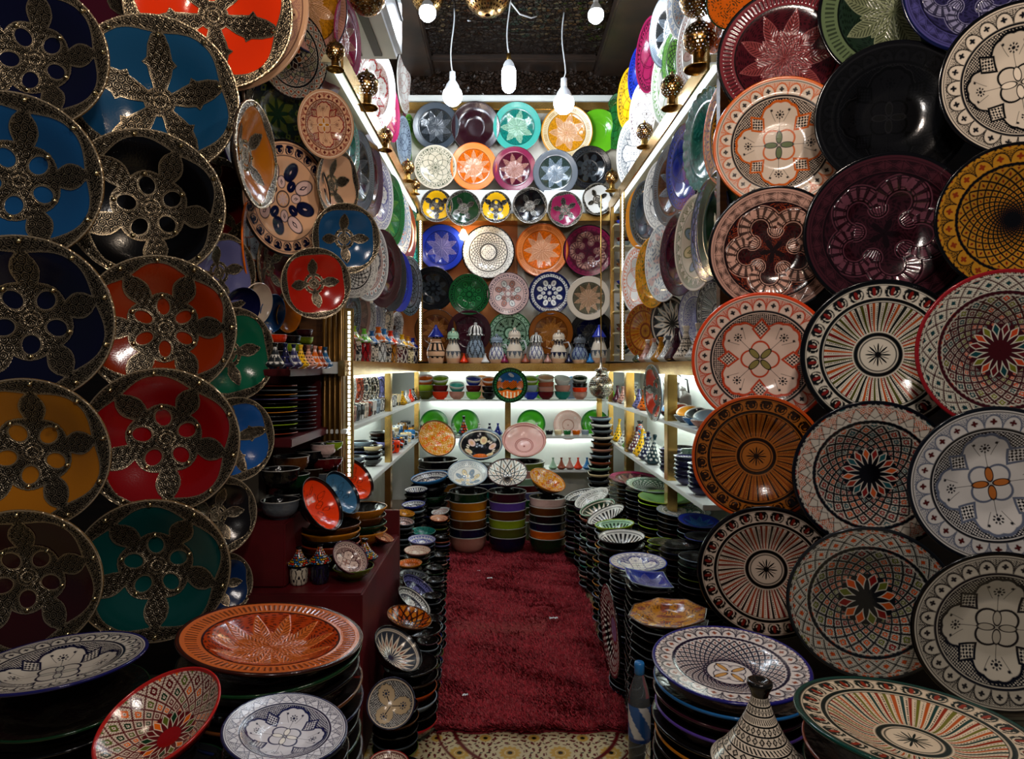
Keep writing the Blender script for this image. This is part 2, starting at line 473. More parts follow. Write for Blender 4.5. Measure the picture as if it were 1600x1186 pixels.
def p_petals(r, t, bg, line, n=8, bk='scallop', pal=None, wd=.010, **kw):
    c = np.tile(bg, (len(r), 1)); h = np.zeros(len(r))
    x, y = r*np.cos(t), r*np.sin(t)
    for q, rr in ((.36, .36), (.36, .50)) if n < 10 else ((.36, .36),):
        for k in range(n):
            a = TAU*(k+.5*(rr > .4))/n
            c = mix(c, line, (r < .72)*ln(np.hypot(x-q*math.cos(a), y-q*math.sin(a))-rr*.98, wd*.7))
    if pal:
        for i, p in enumerate(pal): c = florets(c, r, t, n, .28+.26*i, .05, p, off=TAU/n*.5*i, stem=False)
    c, h = border(c, h, r, t, bk, .76, .93, 22, bg, line, line)
    c = rings(c, r, [.74, .945], line, .008)
    return c, h
def p_flower(r, t, bg, line, pet, acc, k=8, bk='scallop', pb=None, **kw):
    c = np.tile(bg, (len(r), 1)); h = np.zeros(len(r))
    for rad, sz, off in ((.50, .15, 0.), (.30, .10, .5)):
        u = frac(t*k/TAU+off)-.5; a = u*TAU/k; x = r*np.sin(a); y = r*np.cos(a)-rad
        d = np.sqrt((x/(sz*.78))**2+(y/sz)**2)-1
        odd = (np.floor(t*k/TAU+off) % 2 == 0)
        m = aa(d*.1)
        c = mix(c, line, aa((d-.16)*.1)); c = mix(c, pet, m*odd); c = mix(c, acc if acc is not None else pet, m*(~odd))
        c = mix(c, line, m*(np.abs(x)*2.2+np.abs(y) < sz*.55)*1.)
        c = mix(c, pet, m*(np.abs(x)*2.6+np.abs(y) < sz*.3)*1.)
    c = mix(c, line, ln(r-.14, .012)); c = mix(c, pet, aa(r-(.04+.07*np.abs(np.cos(k*t/2)))))
    c, h = border(c, h, r, t, bk, .77, .93, 24, bg if pb is None else pb, line, line)
    c = rings(c, r, [.75, .945], line, .008)
    return c, h
def p_tri(r, t, bg, line, n=24, **kw):      # black and white rays of a bowl
    c = np.tile(bg, (len(r), 1)); h = np.zeros(len(r))
    u = np.abs(frac(t*n/TAU)-.5)*2
    c = mix(c, line, (r > .42)*(r < .86)*aa((u-.5)*.12*r)); c = rings(c, r, [.38, .9], line, .012)
    c = mix(c, line, aa(r-(.1+.2*np.abs(np.cos(4*t)))))
    return c, h
def p_bowlstar(r, t, bg, line, acc, n=14, **kw):
    c = np.tile(bg, (len(r), 1)); h = np.zeros(len(r))
    x = (np.sin(r*np.cos(t)*120)*np.sin(r*np.sin(t)*120) > .2)
    c = mix(c, line, x*.8)
    u = frac(t*n/TAU)-.5; s = (r-.12)/.74
    wd = np.where(s < .5, s/.5, (1-s)/.5)*.47
    ins = (s > 0)*(s < 1); d = (np.abs(u)-wd)*TAU/n*np.maximum(r, .1)
    c = mix(c, C['ivory'], ins*aa(d)); c = mix(c, acc, ins*aa(d+.05)); c = mix(c, line, ins*aa(d+.085))
    c = rings(c, r, [.9, .94], C['ivory'], .010); c = mix(c, line, aa(r-.12))
    return c, h
def p_trefoil(r, t, bg, line, acc, k=3, **kw):
    c = np.tile(C['white']*.8, (len(r), 1)); h = np.zeros(len(r))
    chk = (np.sin(r*np.cos(t)*60)*np.sin(r*np.sin(t)*60) > -.1)
    c = mix(c, line, chk*.9)
    B = .16+.70*np.abs(np.cos(k*t/2))**.8+.02*np.sin(k*9*t)
    c = mix(c, bg, aa(r-B)); c = mix(c, line, ln(r-B, .016)*(r < .88))
    c = florets(c, r, t, k, .52, .15, acc, off=math.pi/k, stem=False); u = frac((t+math.pi/k)*k/TAU)-.5
    c = mix(c, line, (np.abs(u) < .008/np.maximum(r, .05))*(r < .42)*1.)
    c = mix(c, line, aa(.90-r)); c = rings(c, r, [.94], C['ivory'], .02)
    return c, h
def p_scrib(r, t, bg, line, **kw):
    c = np.tile(bg, (len(r), 1)); h = np.zeros(len(r))
    for i in range(16):
        a = TAU*i/16; q = .42 if i % 2 else .64
        x = r*np.cos(t-a)-q; y = r*np.sin(t-a)
        c = mix(c, line, ln(np.hypot(x+.04*np.sin(y*22+i), y*1.5)-.13-.03*np.sin(i*5), .010, .012)*(r < .9)*.9)
        c = mix(c, line, ln(y-.05*np.sin(x*18+i), .007, .01)*(np.abs(x) < .2)*.8)
    c = mix(c, line, aa(.93-r))
    return c, h
def p_zebra(r, t, line, bg, mid, **kw):
    c = np.tile(line, (len(r), 1)); h = np.zeros(len(r))
    k = np.floor(r*6.5); n = np.maximum(6, np.floor(k*8)); u = frac(t*n/TAU+k*.37)-.5; v = frac(r*6.5)-.5
    c = mix(c, bg, ((np.abs(u) < .19)*(np.abs(v) < .36)*(r > .34))*1.); c = mix(c, mid, aa(r-.27)); return c, h
def p_kasbah(r, t, **kw):
    x, y = r*np.cos(t), r*np.sin(t)
    c = np.tile(C['blue2']*.6, (len(r), 1)); h = np.zeros(len(r))
    c = mix(c, C['white']*.6, ((np.sin(x*9+1)+np.sin(y*13+x*5)) > 1.1)*(y > .2)*.7)
    sky = .12+.16*np.floor(3*np.abs(np.sin(x*7)))/3+.05*(np.sin(x*40) > 0)
    m = aa(y-sky); c = mix(c, C['orange']*.6, m)
    c = mix(c, C['dbrown'], m*(np.sin(x*55)*np.sin(y*50) > .55))
    c = mix(c, C['dgreen'], aa(y+.18+.05*np.sin(x*14))); c = mix(c, C['orange'], aa(y+.30+.04*np.sin(x*9)))
    c = mix(c, C['cream'], aa(y+.40+.04*np.sin(x*9))*(np.sin(x*30) > .3))
    c = mix(c, C['dgreen'], aa(.76-r)); c = rings(c, r, [.78, .95], C['black'], .012)
    c = mix(c, C['green'], (r > .80)*(r < .93)*(np.sin(t*40) > 0)*1.)
    return c, h
def p_mottle(r, t, base, c2, c3, k=6, **kw):
    c = np.tile(base, (len(r), 1)); h = np.zeros(len(r))
    x, y = r*np.cos(t), r*np.sin(t)
    n1 = np.sin(x*11+2*np.sin(y*9))+np.sin(y*13+2*np.sin(x*7)); n2 = np.sin(x*27+3*np.sin(y*15))*np.sin(y*25+3*np.sin(x*17))
    c = mix(c, c2, (n1 > .5)*1.); c = mix(c, c3, (n2 > .45)*.85)
    c = mix(c, c3, aa(.93-r)*(np.sin(t*70) > 0)*.6)
    return c, h
def p_pinkdot(r, t, base, c2, **kw):
    c = np.tile(base, (len(r), 1)); h = np.zeros(len(r))
    x, y = r*np.cos(t), r*np.sin(t)
    c = mix(c, C['white'], (np.sin(x*110)*np.sin(y*110) > .55)*.5); c = rings(c, r, [.92, .42, .36], c2, .018); c = mix(c, c2, aa(r-.05))
    return c, h
def p_fruit(r, t, base, **kw):
    c = np.tile(base, (len(r), 1)); h = np.zeros(len(r))
    x, y = r*np.cos(t), r*np.sin(t)
    for k in range(6):
        a = TAU*k/6+.3; fx, fy = .58*math.cos(a), .58*math.sin(a)
        d = np.hypot(x-fx, y-fy); c = mix(c, C['cream'] if k % 2 else C['pinkw'], aa(d-.17)); c = mix(c, C['peach'], aa(d-.09))
        for s in (-1, 1):
            a2 = a+s*.42; lx, ly = .62*math.cos(a2), .62*math.sin(a2)
            dd = np.hypot((x-lx)*1.0+(y-ly)*.8*s, (y-ly)*1.7-(x-lx)*.6*s); c = mix(c, C['ivory'], aa(dd-.09))
    c = mix(c, C['orange'], aa(np.hypot(x, y+.52)-.34)); c = mix(c, base, (np.hypot(x, y+.52) < .34)*(np.sin(x*31)*np.sin(y*31+1) > .86))
    c = rings(c, r, [.93], C['ivory'], .014)
    return c, h
PAT = dict(plain=p_plain, lobes=p_lobes, rays=p_rays, net=p_net, star=p_star, serp=p_serp, petals=p_petals, flower=p_flower, tri=p_tri,
           bowlstar=p_bowlstar, trefoil=p_trefoil, scrib=p_scrib, zebra=p_zebra, kasbah=p_kasbah, mottle=p_mottle, pinkdot=p_pinkdot, fruit=p_fruit)

# ------------------------------------------------------------------ ceramic profiles (unit radius, rim plane at z=0, face up)
def sm(x): x = np.clip(x, 0, 1); return x*x*(3-2*x)
def front_z(form, r):
    if form == 'plate':  return -.135*(1-sm((r-.34)/.44))-.028*(1-np.clip((r-.78)/.2, 0, 1))*(r < .98)
    if form == 'dish':   return -.24*(1-sm((r-.25)/.75))
    if form == 'flat':   return -.085*(1-sm((r-.45)/.35))-.02*(1-np.clip((r-.8)/.18, 0, 1))
    if form == 'bowl':   return -.52*(1-np.clip(r, 0, 1)**2.3)
    if form == 'deep':   return -.85*(1-np.clip(r, 0, 1)**3.2)
BACKS = dict(
    plate=[(1.0, .004), (1.012, -.012), (1.0, -.035), (.80, -.085), (.60, -.17), (.47, -.215), (.45, -.25), (.40, -.25), (.38, -.20), (0.001, -.20)],
    dish=[(1.0, .004), (1.015, -.015), (1.0, -.04), (.78, -.15), (.55, -.26), (.46, -.30), (.45, -.34), (.39, -.34), (.37, -.30), (0.001, -.30)],
    flat=[(1.0, .004), (1.012, -.012), (1.0, -.03), (.8, -.07), (.62, -.125), (.58, -.15), (.53, -.15), (.5, -.12), (0.001, -.12)],
    bowl=[(.99, .012), (1.02, .0), (1.022, -.03), (.99, -.07), (.9, -.22), (.72, -.42), (.5, -.56), (.42, -.60), (.44, -.67), (.38, -.67), (.35, -.6), (0.001, -.6)],
    deep=[(.99, .012), (1.02, .0), (1.03, -.04), (1.0, -.08), (.97, -.35), (.86, -.66), (.65, -.86), (.48, -.93), (.5, -1.0), (.42, -1.0), (.4, -.94), (0.001, -.94)])
_dishcache = {}
def dish_mesh(form, pat, kw, nr, nt, rim, back, spin=0., tint=False, square=0, wavy=0):
    rr = np.linspace(.004, .985, nr)
    tt = np.arange(nt)/nt*TAU
    R, T = np.meshgrid(rr, tt, indexing='ij'); r = R.ravel(); t = T.ravel()
    q = np.clip(r/.985, 0, 1)
    c, h = PAT[pat](q, (t-spin) % TAU, **kw)
    c = mix(c, rim, np.clip((r-.962)/.006, 0, 1))
    z = front_z(form, r)+h
    bk = BACKS[form]
    br = np.array([b[0] for b in bk]); bz = np.array([b[1] for b in bk])
    B, T2 = np.meshgrid(br, tt, indexing='ij'); BZ, _ = np.meshgrid(bz, tt, indexing='ij')
    r2 = B.ravel(); t2 = T2.ravel(); z2 = BZ.ravel()
    rimrows = 3 if form in ('plate', 'dish', 'flat') else 4
    c2 = np.tile(back, (len(r2), 1)); c2[:rimrows*nt] = rim
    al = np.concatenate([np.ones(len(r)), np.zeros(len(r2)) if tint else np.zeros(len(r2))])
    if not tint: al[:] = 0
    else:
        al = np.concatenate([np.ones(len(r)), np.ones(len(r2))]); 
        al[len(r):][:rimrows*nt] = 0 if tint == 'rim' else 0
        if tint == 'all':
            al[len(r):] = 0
            if form == 'deep': al[len(r):len(r)+2*nt] = 1; c2[:2*nt] = lin('b0aca4')  # bright rim highlight painted on as a light grey band
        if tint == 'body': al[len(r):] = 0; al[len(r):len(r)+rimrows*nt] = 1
    RR = np.concatenate([r, r2]); TT = np.concatenate([t, t2]); Z = np.concatenate([z, z2]); CC = np.concatenate([c, c2])
    if square:
        k = square
        f = np.cos(math.pi/k)/np.cos(((TT+math.pi/k) % (TAU/k))-math.pi/k); f = 1+(f-1)*np.clip((RR-.3)/.6, 0, 1)*.92
        f = f*(1.12 if k == 4 else 1.03); lift = (f-1)*.25*np.clip(RR, 0, 1)
        RR = RR*f; Z = Z+lift
    if wavy:
        s = np.abs(np.sin(TT*wavy/2))*np.clip((RR-.8)/.2, 0, 1)
        RR = RR*(1+.035*s-.01); Z = Z+.012*s
    v = np.stack([RR*np.cos(TT), RR*np.sin(TT), Z], 1)
    return grid_mesh('glazed', v, nr+len(bk), nt, True, CC, al)

def overlay(kind, n, rot, nr, nt, form, silver=0.):
    """pierced metal mount lying on the dish: returns mesh, stud positions (r, t)"""
    rr = np.linspace(.004, 1.0, nr); tt = np.arange(nt)/nt*TAU
    R, T = np.meshgrid(rr, tt, indexing='ij'); r = R.ravel(); t = T.ravel()
    tk = t-rot
    rimd = (.895-.10*np.abs(np.cos(n*tk/2))**2.2)-r
    ds = [rimd, r-.165]
    studs = []
    u = frac(tk*n/TAU+.5)-.5; a = u*TAU/n; s = r*np.cos(a); v = r*np.sin(a)
    u2 = frac(tk*n/TAU)-.5; a2 = u2*TAU/n; s2 = r*np.cos(a2); v2 = r*np.sin(a2)
    if kind == 'flower':
        win = (np.sqrt(((s2-.30)/.115)**2+(v2/(.098 if n < 6 else .08))**2)-1)*.1
        ro = .475-.02*np.cos(n*tk)
        ds.append(np.maximum(r-ro, -win))
        wa = (.125+.035*np.cos((s-.60)*13))*np.clip((.95-s)/.22, .25, 1)
        ds.append(np.maximum(np.maximum(np.abs(v)-wa, .38-s), s-.88))
        studs = [(.455, rot+TAU*(k+.5)/n) for k in range(n)]+[(.94, rot+TAU*(k+.5)/n) for k in range(n)]+[(.94, rot+TAU*k/n) for k in range(n)]
    elif kind == 'khamsa':
        wa = np.interp(s, [.12, .2, .32, .42, .46, .52, .66, .78, .82], [.07, .09, .13, .15, .21, .15, .13, .08, .0])
        ds.append(np.maximum(np.abs(v)-wa, .1-s)); ds.append(r-.19)
        studs = [(.78, rot+TAU*k/n) for k in range(n)]+[(.94, rot+TAU*(k+.5)/n) for k in range(n)]
    else:  # leaf cross
        wa = np.interp(s, [.05, .2, .3, .42, .55, .66, .70], [.03, .05, .10, .15, .13, .05, .0])
        ds.append(np.maximum(np.abs(v)-wa, -s)); ds.append(np.maximum(np.abs(r-.25)-.05, np.abs(v2)-.16))
        studs = [(.27, rot+TAU*(k+.5)/n) for k in range(n)]+[(.94, rot+TAU*(k+.5)/n) for k in range(n)]
    d = np.minimum.reduce(ds)
    x, y = r*np.cos(t), r*np.sin(t)
    bead = (np.sin(x*260)*np.sin(y*260))
    edge = ln(d+.022, .010, .008)
    cell = 10.5
    fx = frac(x*cell+.5*np.floor(y*cell))-.5; fy = frac(y*cell)-.5
    sw = np.sin(np.hypot(fx, fy)*26+np.arctan2(fy, fx))
    inn = aa(d+.035)
    hgt = .010+.009*np.maximum(edge*np.clip(bead*2, 0, 1), 0)+.0055*inn*sw+.004*ln(d+.004, .005)
    lo = lin('0e0c0a'); hi = lin('cdb898')*(1-silver)+lin('b8b8b4')*silver  # sparkle on raised filigree painted into the colour, hollows painted dark
    m = np.maximum(edge*(bead > .1)*.9, inn*np.clip(sw*1.5-.5, 0, 1)*.6); m = np.maximum(m, ln(d+.005, .006)*.8)
    dotring = ln(r-.965, .008)*(np.sin(t*120) > 0)+ln(r-.12, .01)*(np.sin(t*40) > 0)+ln(r-.07, .008)
    m = np.clip(m+dotring*.6, 0, 1)
    c = mix(np.tile(lo, (len(r), 1)), hi, m)
    c = mix(c, hi*1.25, aa(.982-r))
    z = front_z(form, np.minimum(r, .98))+hgt+np.where(r > .97, .008, 0)
    vv = np.stack([r*np.cos(t)*1.012, r*np.sin(t)*1.012, z], 1)
    dq = d.reshape(nr, nt); dmax = (dq[:-1]+dq[1:]+np.roll(dq, -1, 1)[:-1]+np.roll(dq, -1, 1)[1:])/4
    keep = (dmax < 0).ravel()
    me = grid_mesh('pierced_mount', vv, nr, nt, True, c, np.full(len(r), .75), keep)
    return me, studs

# ------------------------------------------------------------------ placing discs
XA = Vector((1, 0, 0))
def frame_from(n, spin=0.):
    n = n.normalized()
    x = (XA-n*XA.dot(n)).normalized(); y = n.cross(x)
    m = Matrix((x, y, n)).transposed()
    return m @ Matrix.Rotation(spin, 3, 'Z')
def disc_normal(c, a, b, rot, s=1):
    t = (Vector((0, 0, H))-c).normalized()
    r = (XA-t*XA.dot(t)).normalized(); u = t.cross(r)
    q = min(.999, b/a); ro = math.radians(rot)
    mn = -math.sin(ro)*r+math.cos(ro)*u
    return (q*t+s*math.sqrt(1-q*q)*mn).normalized()
def put(o, c, n, R, spin=0.):
    o.matrix_basis = Matrix.Translation(c) @ (frame_from(n, spin).to_4x4()) @ Matrix.Diagonal((R, R, R, 1))
LABELS = {}
def plate(name, label, cat, group, c, n, R, form, pat, kw, rim=None, back=None, px=60, square=0, wavy=0, metal=None, spin=0., bonus=1):
    """px: on-screen radius, sets the density"""
    rim = C['black'] if rim is None else rim
    back = C['dbrown'] if back is None else back
    if px > 90: nr, nt = 120, 520
    elif px > 60: nr, nt = 90, 360
    elif px > 38: nr, nt = 64, 264
    elif px > 24: nr, nt = 44, 180
    elif px > 14: nr, nt = 28, 112
    else: nr, nt = 18, 72
    if pat == 'plain': nr, nt = max(14, nr//3), max(48, nt//3)
    me = dish_mesh(form, pat, kw, nr, nt, rim, back, square=square, wavy=wavy)
    o = link(name, me, M['paint'])
    put(o, c, n, R, spin)
    tag(o, label, cat, group)
    if metal:
        kind, nn, rot, silver = metal
        nr2, nt2 = (130, 560) if px > 90 else ((80, 340) if px > 45 else ((50, 200) if px > 24 else (32, 120)))
        om, studs = overlay(kind, nn, rot, nr2, nt2, form, silver)
        ov = link('metal_mount', om, M['paint'], o)
        if px > 40:
            sme = STUD
            for (sr, st) in studs:
                k = link('stud', sme, None, ov)
                zz = float(front_z(form, np.array([min(sr, .98)]))[0])
                k.location = (sr*math.cos(st), sr*math.sin(st), zz+.014)
    LABELS[label] = LABELS.get(label, 0)+1
    return o
_s = MB(); _s.lathe([(.034, 0), (.033, .012), (.024, .022), (.012, .030), (.001, .034)], 14)
STUD = _s.mesh('stud'); STUD.materials.append(M['stud'])
# ================================================================== the room
XL, XR = -.64, .82          # front edges of shelving on the two sides
WL, WR = -.96, 1.14         # side walls
YE, YB = 2.52, 5.02         # entrance, shelf front at the back
YW = 5.30                   # back wall of the recess
ZC = 3.68                   # ceiling
# floor: tiles near the door, plain further in
def floor_mesh():
    xs = np.concatenate([np.linspace(-3, -.62, 6), np.linspace(-.6, .75, 420), np.linspace(.77, 3, 6)])
    ys = np.concatenate([np.linspace(-.5, 1.75, 6), np.linspace(1.78, 2.5, 240), np.linspace(2.55, 5.6, 8)])
    X, Y = np.meshgrid(xs, ys, indexing='ij'); x = X.ravel(); y = Y.ravel()
    c = np.tile(lin('c9bb95'), (len(x), 1))
    s = .17
    fx = frac(x/s+.35)-.5; fy = frac((y-.03)/s)-.5
    r = np.hypot(fx, fy); t = np.arctan2(fy, fx)
    red, yel, blk, crm = lin('5a1218'), lin('c09a4a'), lin('101312'), lin('d6c8a4')
    d2 = np.hypot(np.abs(fx)-.5, np.abs(fy)-.5); t2 = np.arctan2(np.abs(fy)-.5, np.abs(fx)-.5)
    c = mix(c, red, (np.sin(8*t)*np.sin(r*42) > .45)*(r > .30)*1.)
    c = mix(c, blk, (np.abs(np.sin(8*t)) < .25)*(np.abs(r-.43) < .03)*1.)
    c = mix(c, yel, aa(r-(.17+.05*np.abs(np.cos(6*t))), .02)); c = mix(c, crm, ln(r-.10, .006, .01))
    c = mix(c, blk, aa(r-.055, .02))
    c = mix(c, red, ln(r-.285, .012, .01)*(np.sin(12*t) > -.3))
    c = mix(c, yel, aa(d2-.12, .02)); c = mix(c, red, ln(d2-.2, .02, .01)*(np.sin(t2*16) > -.2)); c = mix(c, blk, aa(d2-.05, .02))
    big = np.hypot(x-.12, y-2.35)
    c = mix(c, red, ln(big-.30, .008, .006)); c = mix(c, red, ln(big-.36, .005, .006))
    return grid_mesh('floor', np.stack([x, y, 0*x], 1), len(xs), len(ys), False, c, np.zeros(len(x)), smooth=False)
tag(link('floor', floor_mesh(), M['paint']), kind='structure')
struct('wall_left', MB().box(WL-.08, WL, YE, 5.45, 0, ZC), M['plaster'])
struct('wall_right', MB().box(WR, WR+.08, YE, 5.45, 0, ZC), M['plaster'])
struct('wall_back', MB().box(WL, WR, YW, YW+.1, 0, ZC), M['plaster'])
# upper part of the back wall stands forward, over the shelves; part of it is tan
struct('wall_back_upper', MB().box(WL, WR, YB+.06, YB+.14, 2.62, 3.36), M['plaster'])
struct('wall_back_middle', MB().box(WL, .12, YB+.06, YB+.14, 1.34, 2.42), M['orangewall'])
struct('wall_back_inner', MB().box(.12, WR, YB+.06, YB+.14, 1.34, 2.42), M['plaster'])
# front boards the big platters hang on
struct('wall_front_left', MB().box(-3.2, -.745, 2.70, 2.76, 0, 4.0), M['woodd'])
struct('wall_front_right', MB().box(.98, 3.2, 2.42, 2.48, 0, 4.0), M['woodd'])
# carved ceiling
def carved(name, c1, c2, sc, edge=.4):
    m, nt, b = nodemat(name)
    tc = N(nt, 'ShaderNodeTexCoord')
    vo = N(nt, 'ShaderNodeTexVoronoi', Scale=float(sc), feature='DISTANCE_TO_EDGE')
    vo2 = N(nt, 'ShaderNodeTexVoronoi', Scale=float(sc)*.45, feature='F1')
    for v in (vo, vo2):
        v.inputs['Randomness'].default_value = .9
        nt.links.new(tc.outputs['Object'], v.inputs['Vector'])
    mr = N(nt, 'ShaderNodeMapRange'); mr.inputs['From Max'].default_value = .09
    nt.links.new(vo.outputs['Distance'], mr.inputs['Value'])
    mx = N(nt, 'ShaderNodeMix', data_type='RGBA'); mx.inputs['A'].default_value = rgba(c2); mx.inputs['B'].default_value = rgba(c1)
    nt.links.new(mr.outputs[0], mx.inputs['Factor']); nt.links.new(mx.outputs['Result'], b.inputs['Base Color'])
    b.inputs['Roughness'].default_value = .22
    ad = N(nt, 'ShaderNodeMath', operation='ADD'); nt.links.new(mr.outputs[0], ad.inputs[0]); nt.links.new(vo2.outputs['Distance'], ad.inputs[1])
    bp = N(nt, 'ShaderNodeBump', Strength=.9, Distance=.02)
    nt.links.new(ad.outputs[0], bp.inputs['Height']); nt.links.new(bp.outputs[0], b.inputs['Normal'])
    return m
M['carved'] = carved('carved_dark_wood', lin('1a0f07'), lin('080503'), 30)
M['frieze'] = carved('carved_frieze', lin('20130a'), lin('0e0804'), 34)
struct('ceiling', MB().box(WL, WR, 2.3, 5.45, ZC, ZC+.05), M['carved'])
mb = MB(); mb.box(WL, XL+.10, 2.3, 5.1, ZC-.10, ZC, .012); mb.box(XR-.10, WR, 2.3, 5.1, ZC-.10, ZC, .012); mb.box(XL+.1, XR-.1, 4.86, 5.1, ZC-.06, ZC, .012)
struct('trim_1', mb, M['woodd'])
struct('trim_2', MB().box(WL, WR, YB, YB+.06, 3.42, ZC-.05), M['frieze'])
struct('trim_3', MB().box(WL, WR, YB-.03, YB+.10, 3.375, 3.42, .006), M['white'])
struct('trim_4', MB().box(WL, WR, YB-.015, YB+.06, 3.31, 3.37, .004), M['goldtrim'])
# white ledge across the back wall
led = empty('back_ledge', (.09, YB, 2.42), 'white ledge across the back wall with gilt lower lip, small platters in front', 'shelf')
MB().box(XL-.9+.09-.09, XR+.2-.09, -.10+.0, .10, .06, .24, .004).build('ledge_board', M['white'], led)
MB().box(XL-.81, XR+.11, -.115, .06, .0, .055, .004).build('gold_lip', M['goldtrim'], led)

# side ledges with light strip, downlights
def side_ledge(sx):
    x0 = XL if sx < 0 else XR; xw = WL if sx < 0 else WR
    side = 'left' if sx < 0 else 'right'
    e = empty('light_ledge', (x0, YE, 2.50), 'cream light ledge running back along the %s wall above the hanging plates' % side, 'shelf')
    a, b2 = sorted((0, xw-x0)); L = YB-YE
    MB().box(a, b2, 0, L, .0, .03).build('ledge_board', M['cream'], e)
    mb = MB(); xx = .012*(-sx); p, q = sorted((-.006*sx, xx+.004*(-sx))); mb.box(p, q, -.01, L, -.035, .045, .002); mb.build('gold_trim', M['goldtrim'], e)
    p, q = sorted((.016*sx, .034*sx)); MB().box(p, q, .02, L-.02, -.024, -.004).build('led_strip', M['ledgeled'], e)
    for k in range(7):
        dl = MB(); dl.lathe([(.034, -.002), (.040, -.012), (.046, -.004), (.044, .0), (.001, .0)], 20).build('downlight_ring', M['brass'], e, (.13*sx, .22+.36*k, -.001))
    return e
M['cream'] = mat_plain('cream_laminate', lin('d8cfae'), .3, 0, lin('cbbf98'), 4, .02)
side_ledge(-1); side_ledge(1)

# shelving units: gold rail shelf at eye height, white shelves below, gilt posts
def shelving(name, label, boards, rails, posts, backs, leds, dividers=()):
    e = empty(name, (0, 0, 0), label, 'shelving')
    for b in rails: MB().box(*b, .003).build('gold_rail', M['goldtrim'], e)
    for b in boards: MB().box(*b, .002).build('shelf_board', M['white'], e)
    for b in posts: MB().box(*b, .003).build('gold_post', M['goldtrim'], e)
    for b in backs: MB().box(*b).build('back_panel', M['white'], e)
    for b in leds: MB().box(*b).build('light_tube', M['tube'], e)
    return e
ZG0, ZG1 = 1.262, 1.325      # gold rail
S1, S2, S3 = 1.045, .755, .49
shelving('wall_shelving', 'gilt-railed white shelving lining the left wall',
    boards=[(WL+.012, XL+.006, YE+.08, YB-.02, S1-.018, S1), (WL+.012, XL+.006, YE+.08, YB-.02, S2-.022, S2), (WL, XL-.004, YE+.04, YB-.02, ZG0+.01, ZG1-.006)],
    rails=[(XL-.016, XL+.012, YE+.03, YB+.02, ZG0, ZG1)],
    posts=[(XL-.03, XL+.004, 3.64, 3.70, .02, ZG0), (XL-.03, XL+.004, 4.86, 4.93, .02, ZG0)],
    backs=[(WL, WL+.01, YE+.08, YB-.02, S2-.15, ZG0)],
    leds=[(WL+.05, WL+.075, 2.75, 4.8, ZG0-.03, ZG0-.006), (WL+.05, WL+.075, 2.75, 4.8, S1-.045, S1-.022)])
shelving('wall_shelving', 'gilt-railed white shelving lining the right wall',
    boards=[(XR-.006, WR-.012, YE+.08, YB-.02, S1-.032, S1-.014), (XR-.006, WR-.012, YE+.08, YB-.02, S2-.04, S2-.018), (XR+.004, WR, YE+.04, YB-.02, ZG0+.01, ZG1-.006)],
    rails=[(XR-.012, XR+.016, YE+.03, YB+.02, ZG0, ZG1)],
    posts=[(XR-.004, XR+.045, 3.16, 3.23, .5, ZG0), (XR-.004, XR+.05, 4.22, 4.29, .02, ZG0), (XR-.004, XR+.03, 4.90, 4.96, .02, ZG0)],
    backs=[(WR-.01, WR, YE+.08, YB-.02, S2-.15, ZG0)],
    leds=[(WR-.075, WR-.05, 2.75, 4.8, ZG0-.03, ZG0-.006), (WR-.075, WR-.05, 2.75, 4.8, S1-.06, S1-.036)])
shelving('wall_shelving', 'brightly lit white shelving recessed in the back wall under the jars',
    boards=[(XL+.01, XR-.01, YB, YW-.012, S1-.018, S1-.004), (XL+.01, XR-.01, YB, YW-.012, S2-.020, S2), (XL+.01, XR-.01, YB, YW-.012, S3-.02, S3), (XL-.3, XR+.3, YB-.16, YW, ZG0+.01, ZG1-.004)],
    rails=[(XL+.012, XR-.012, YB-.18, YB-.15, ZG0, ZG1)],
    posts=[(.02, .065, YB-.01, YB+.03, S3-.2, ZG0), (.74, .78, YB-.01, YB+.03, S3-.2, ZG0)],
    backs=[(WL, WR, YW-.01, YW, .2, ZG0)],
    leds=[(XL+.05, XR-.05, YB+.22, YB+.235, ZG0-.012, ZG0-.001), (XL+.05, XR-.05, YB+.22, YB+.235, S1-.032, S1-.02), (XL+.05, XR-.05, YB+.22, YB+.235, S2-.034, S2-.022)])
# vertical light strips at the corners and the entrance
def led_pole(x, y, z0, z1, label, r=.0042):
    e = empty('light_strip', (x, y, z0), label, 'light strip')
    MB().box(-.016, .016, -.008, .008, 0, z1-z0).build('strip_channel', M['goldtrim'], e)
    mb = MB(); z = .01
    while z < z1-z0-.01:
        mb.box(-r, r, -.012, -.008, z, z+.012); z += .019
    o = mb.build('led_row', M['ledstrip'], e); return e
led_pole(XL+.01, 4.93, 1.34, 2.48, 'vertical light strip in the far left corner')
led_pole(XR+.0, 4.38, 1.34, 2.52, 'vertical light strip near the far right corner')
led_pole(XL+.010, 2.64, .84, 1.54, 'vertical light strip beside the fluted gold pilaster')
# fluted gold pilaster at the left entrance
mb = MB(); mb.box(-.735, -.65, 2.61, 2.66, 0, 1.85)
for k in range(4): mb.tube([(-.725+.021*k, 2.607, 0), (-.725+.021*k, 2.607, 1.85)], .0085, 10)
tag(mb.build('pilaster', M['woodg'] if 'woodg' in M else mat_plain('gilded_pilaster', lin('8a6428'), .32, .7, lin('4c3414'), 5, .05)), 'fluted gold pilaster standing at the left side of the entrance', 'pilaster')
tag(MB().box(-.84, -.745, 2.64, 2.69, 1.295, 1.62, .004).build('wooden_panel', M['woodm']), 'brown wooden block beside the fluted gold pilaster', 'panel')
tag(MB().box(.85, .97, 2.5, 2.54, 1.3, 2.5).build('wooden_panel', M['woodm']), 'brown wooden board behind the right hand platters', 'panel')

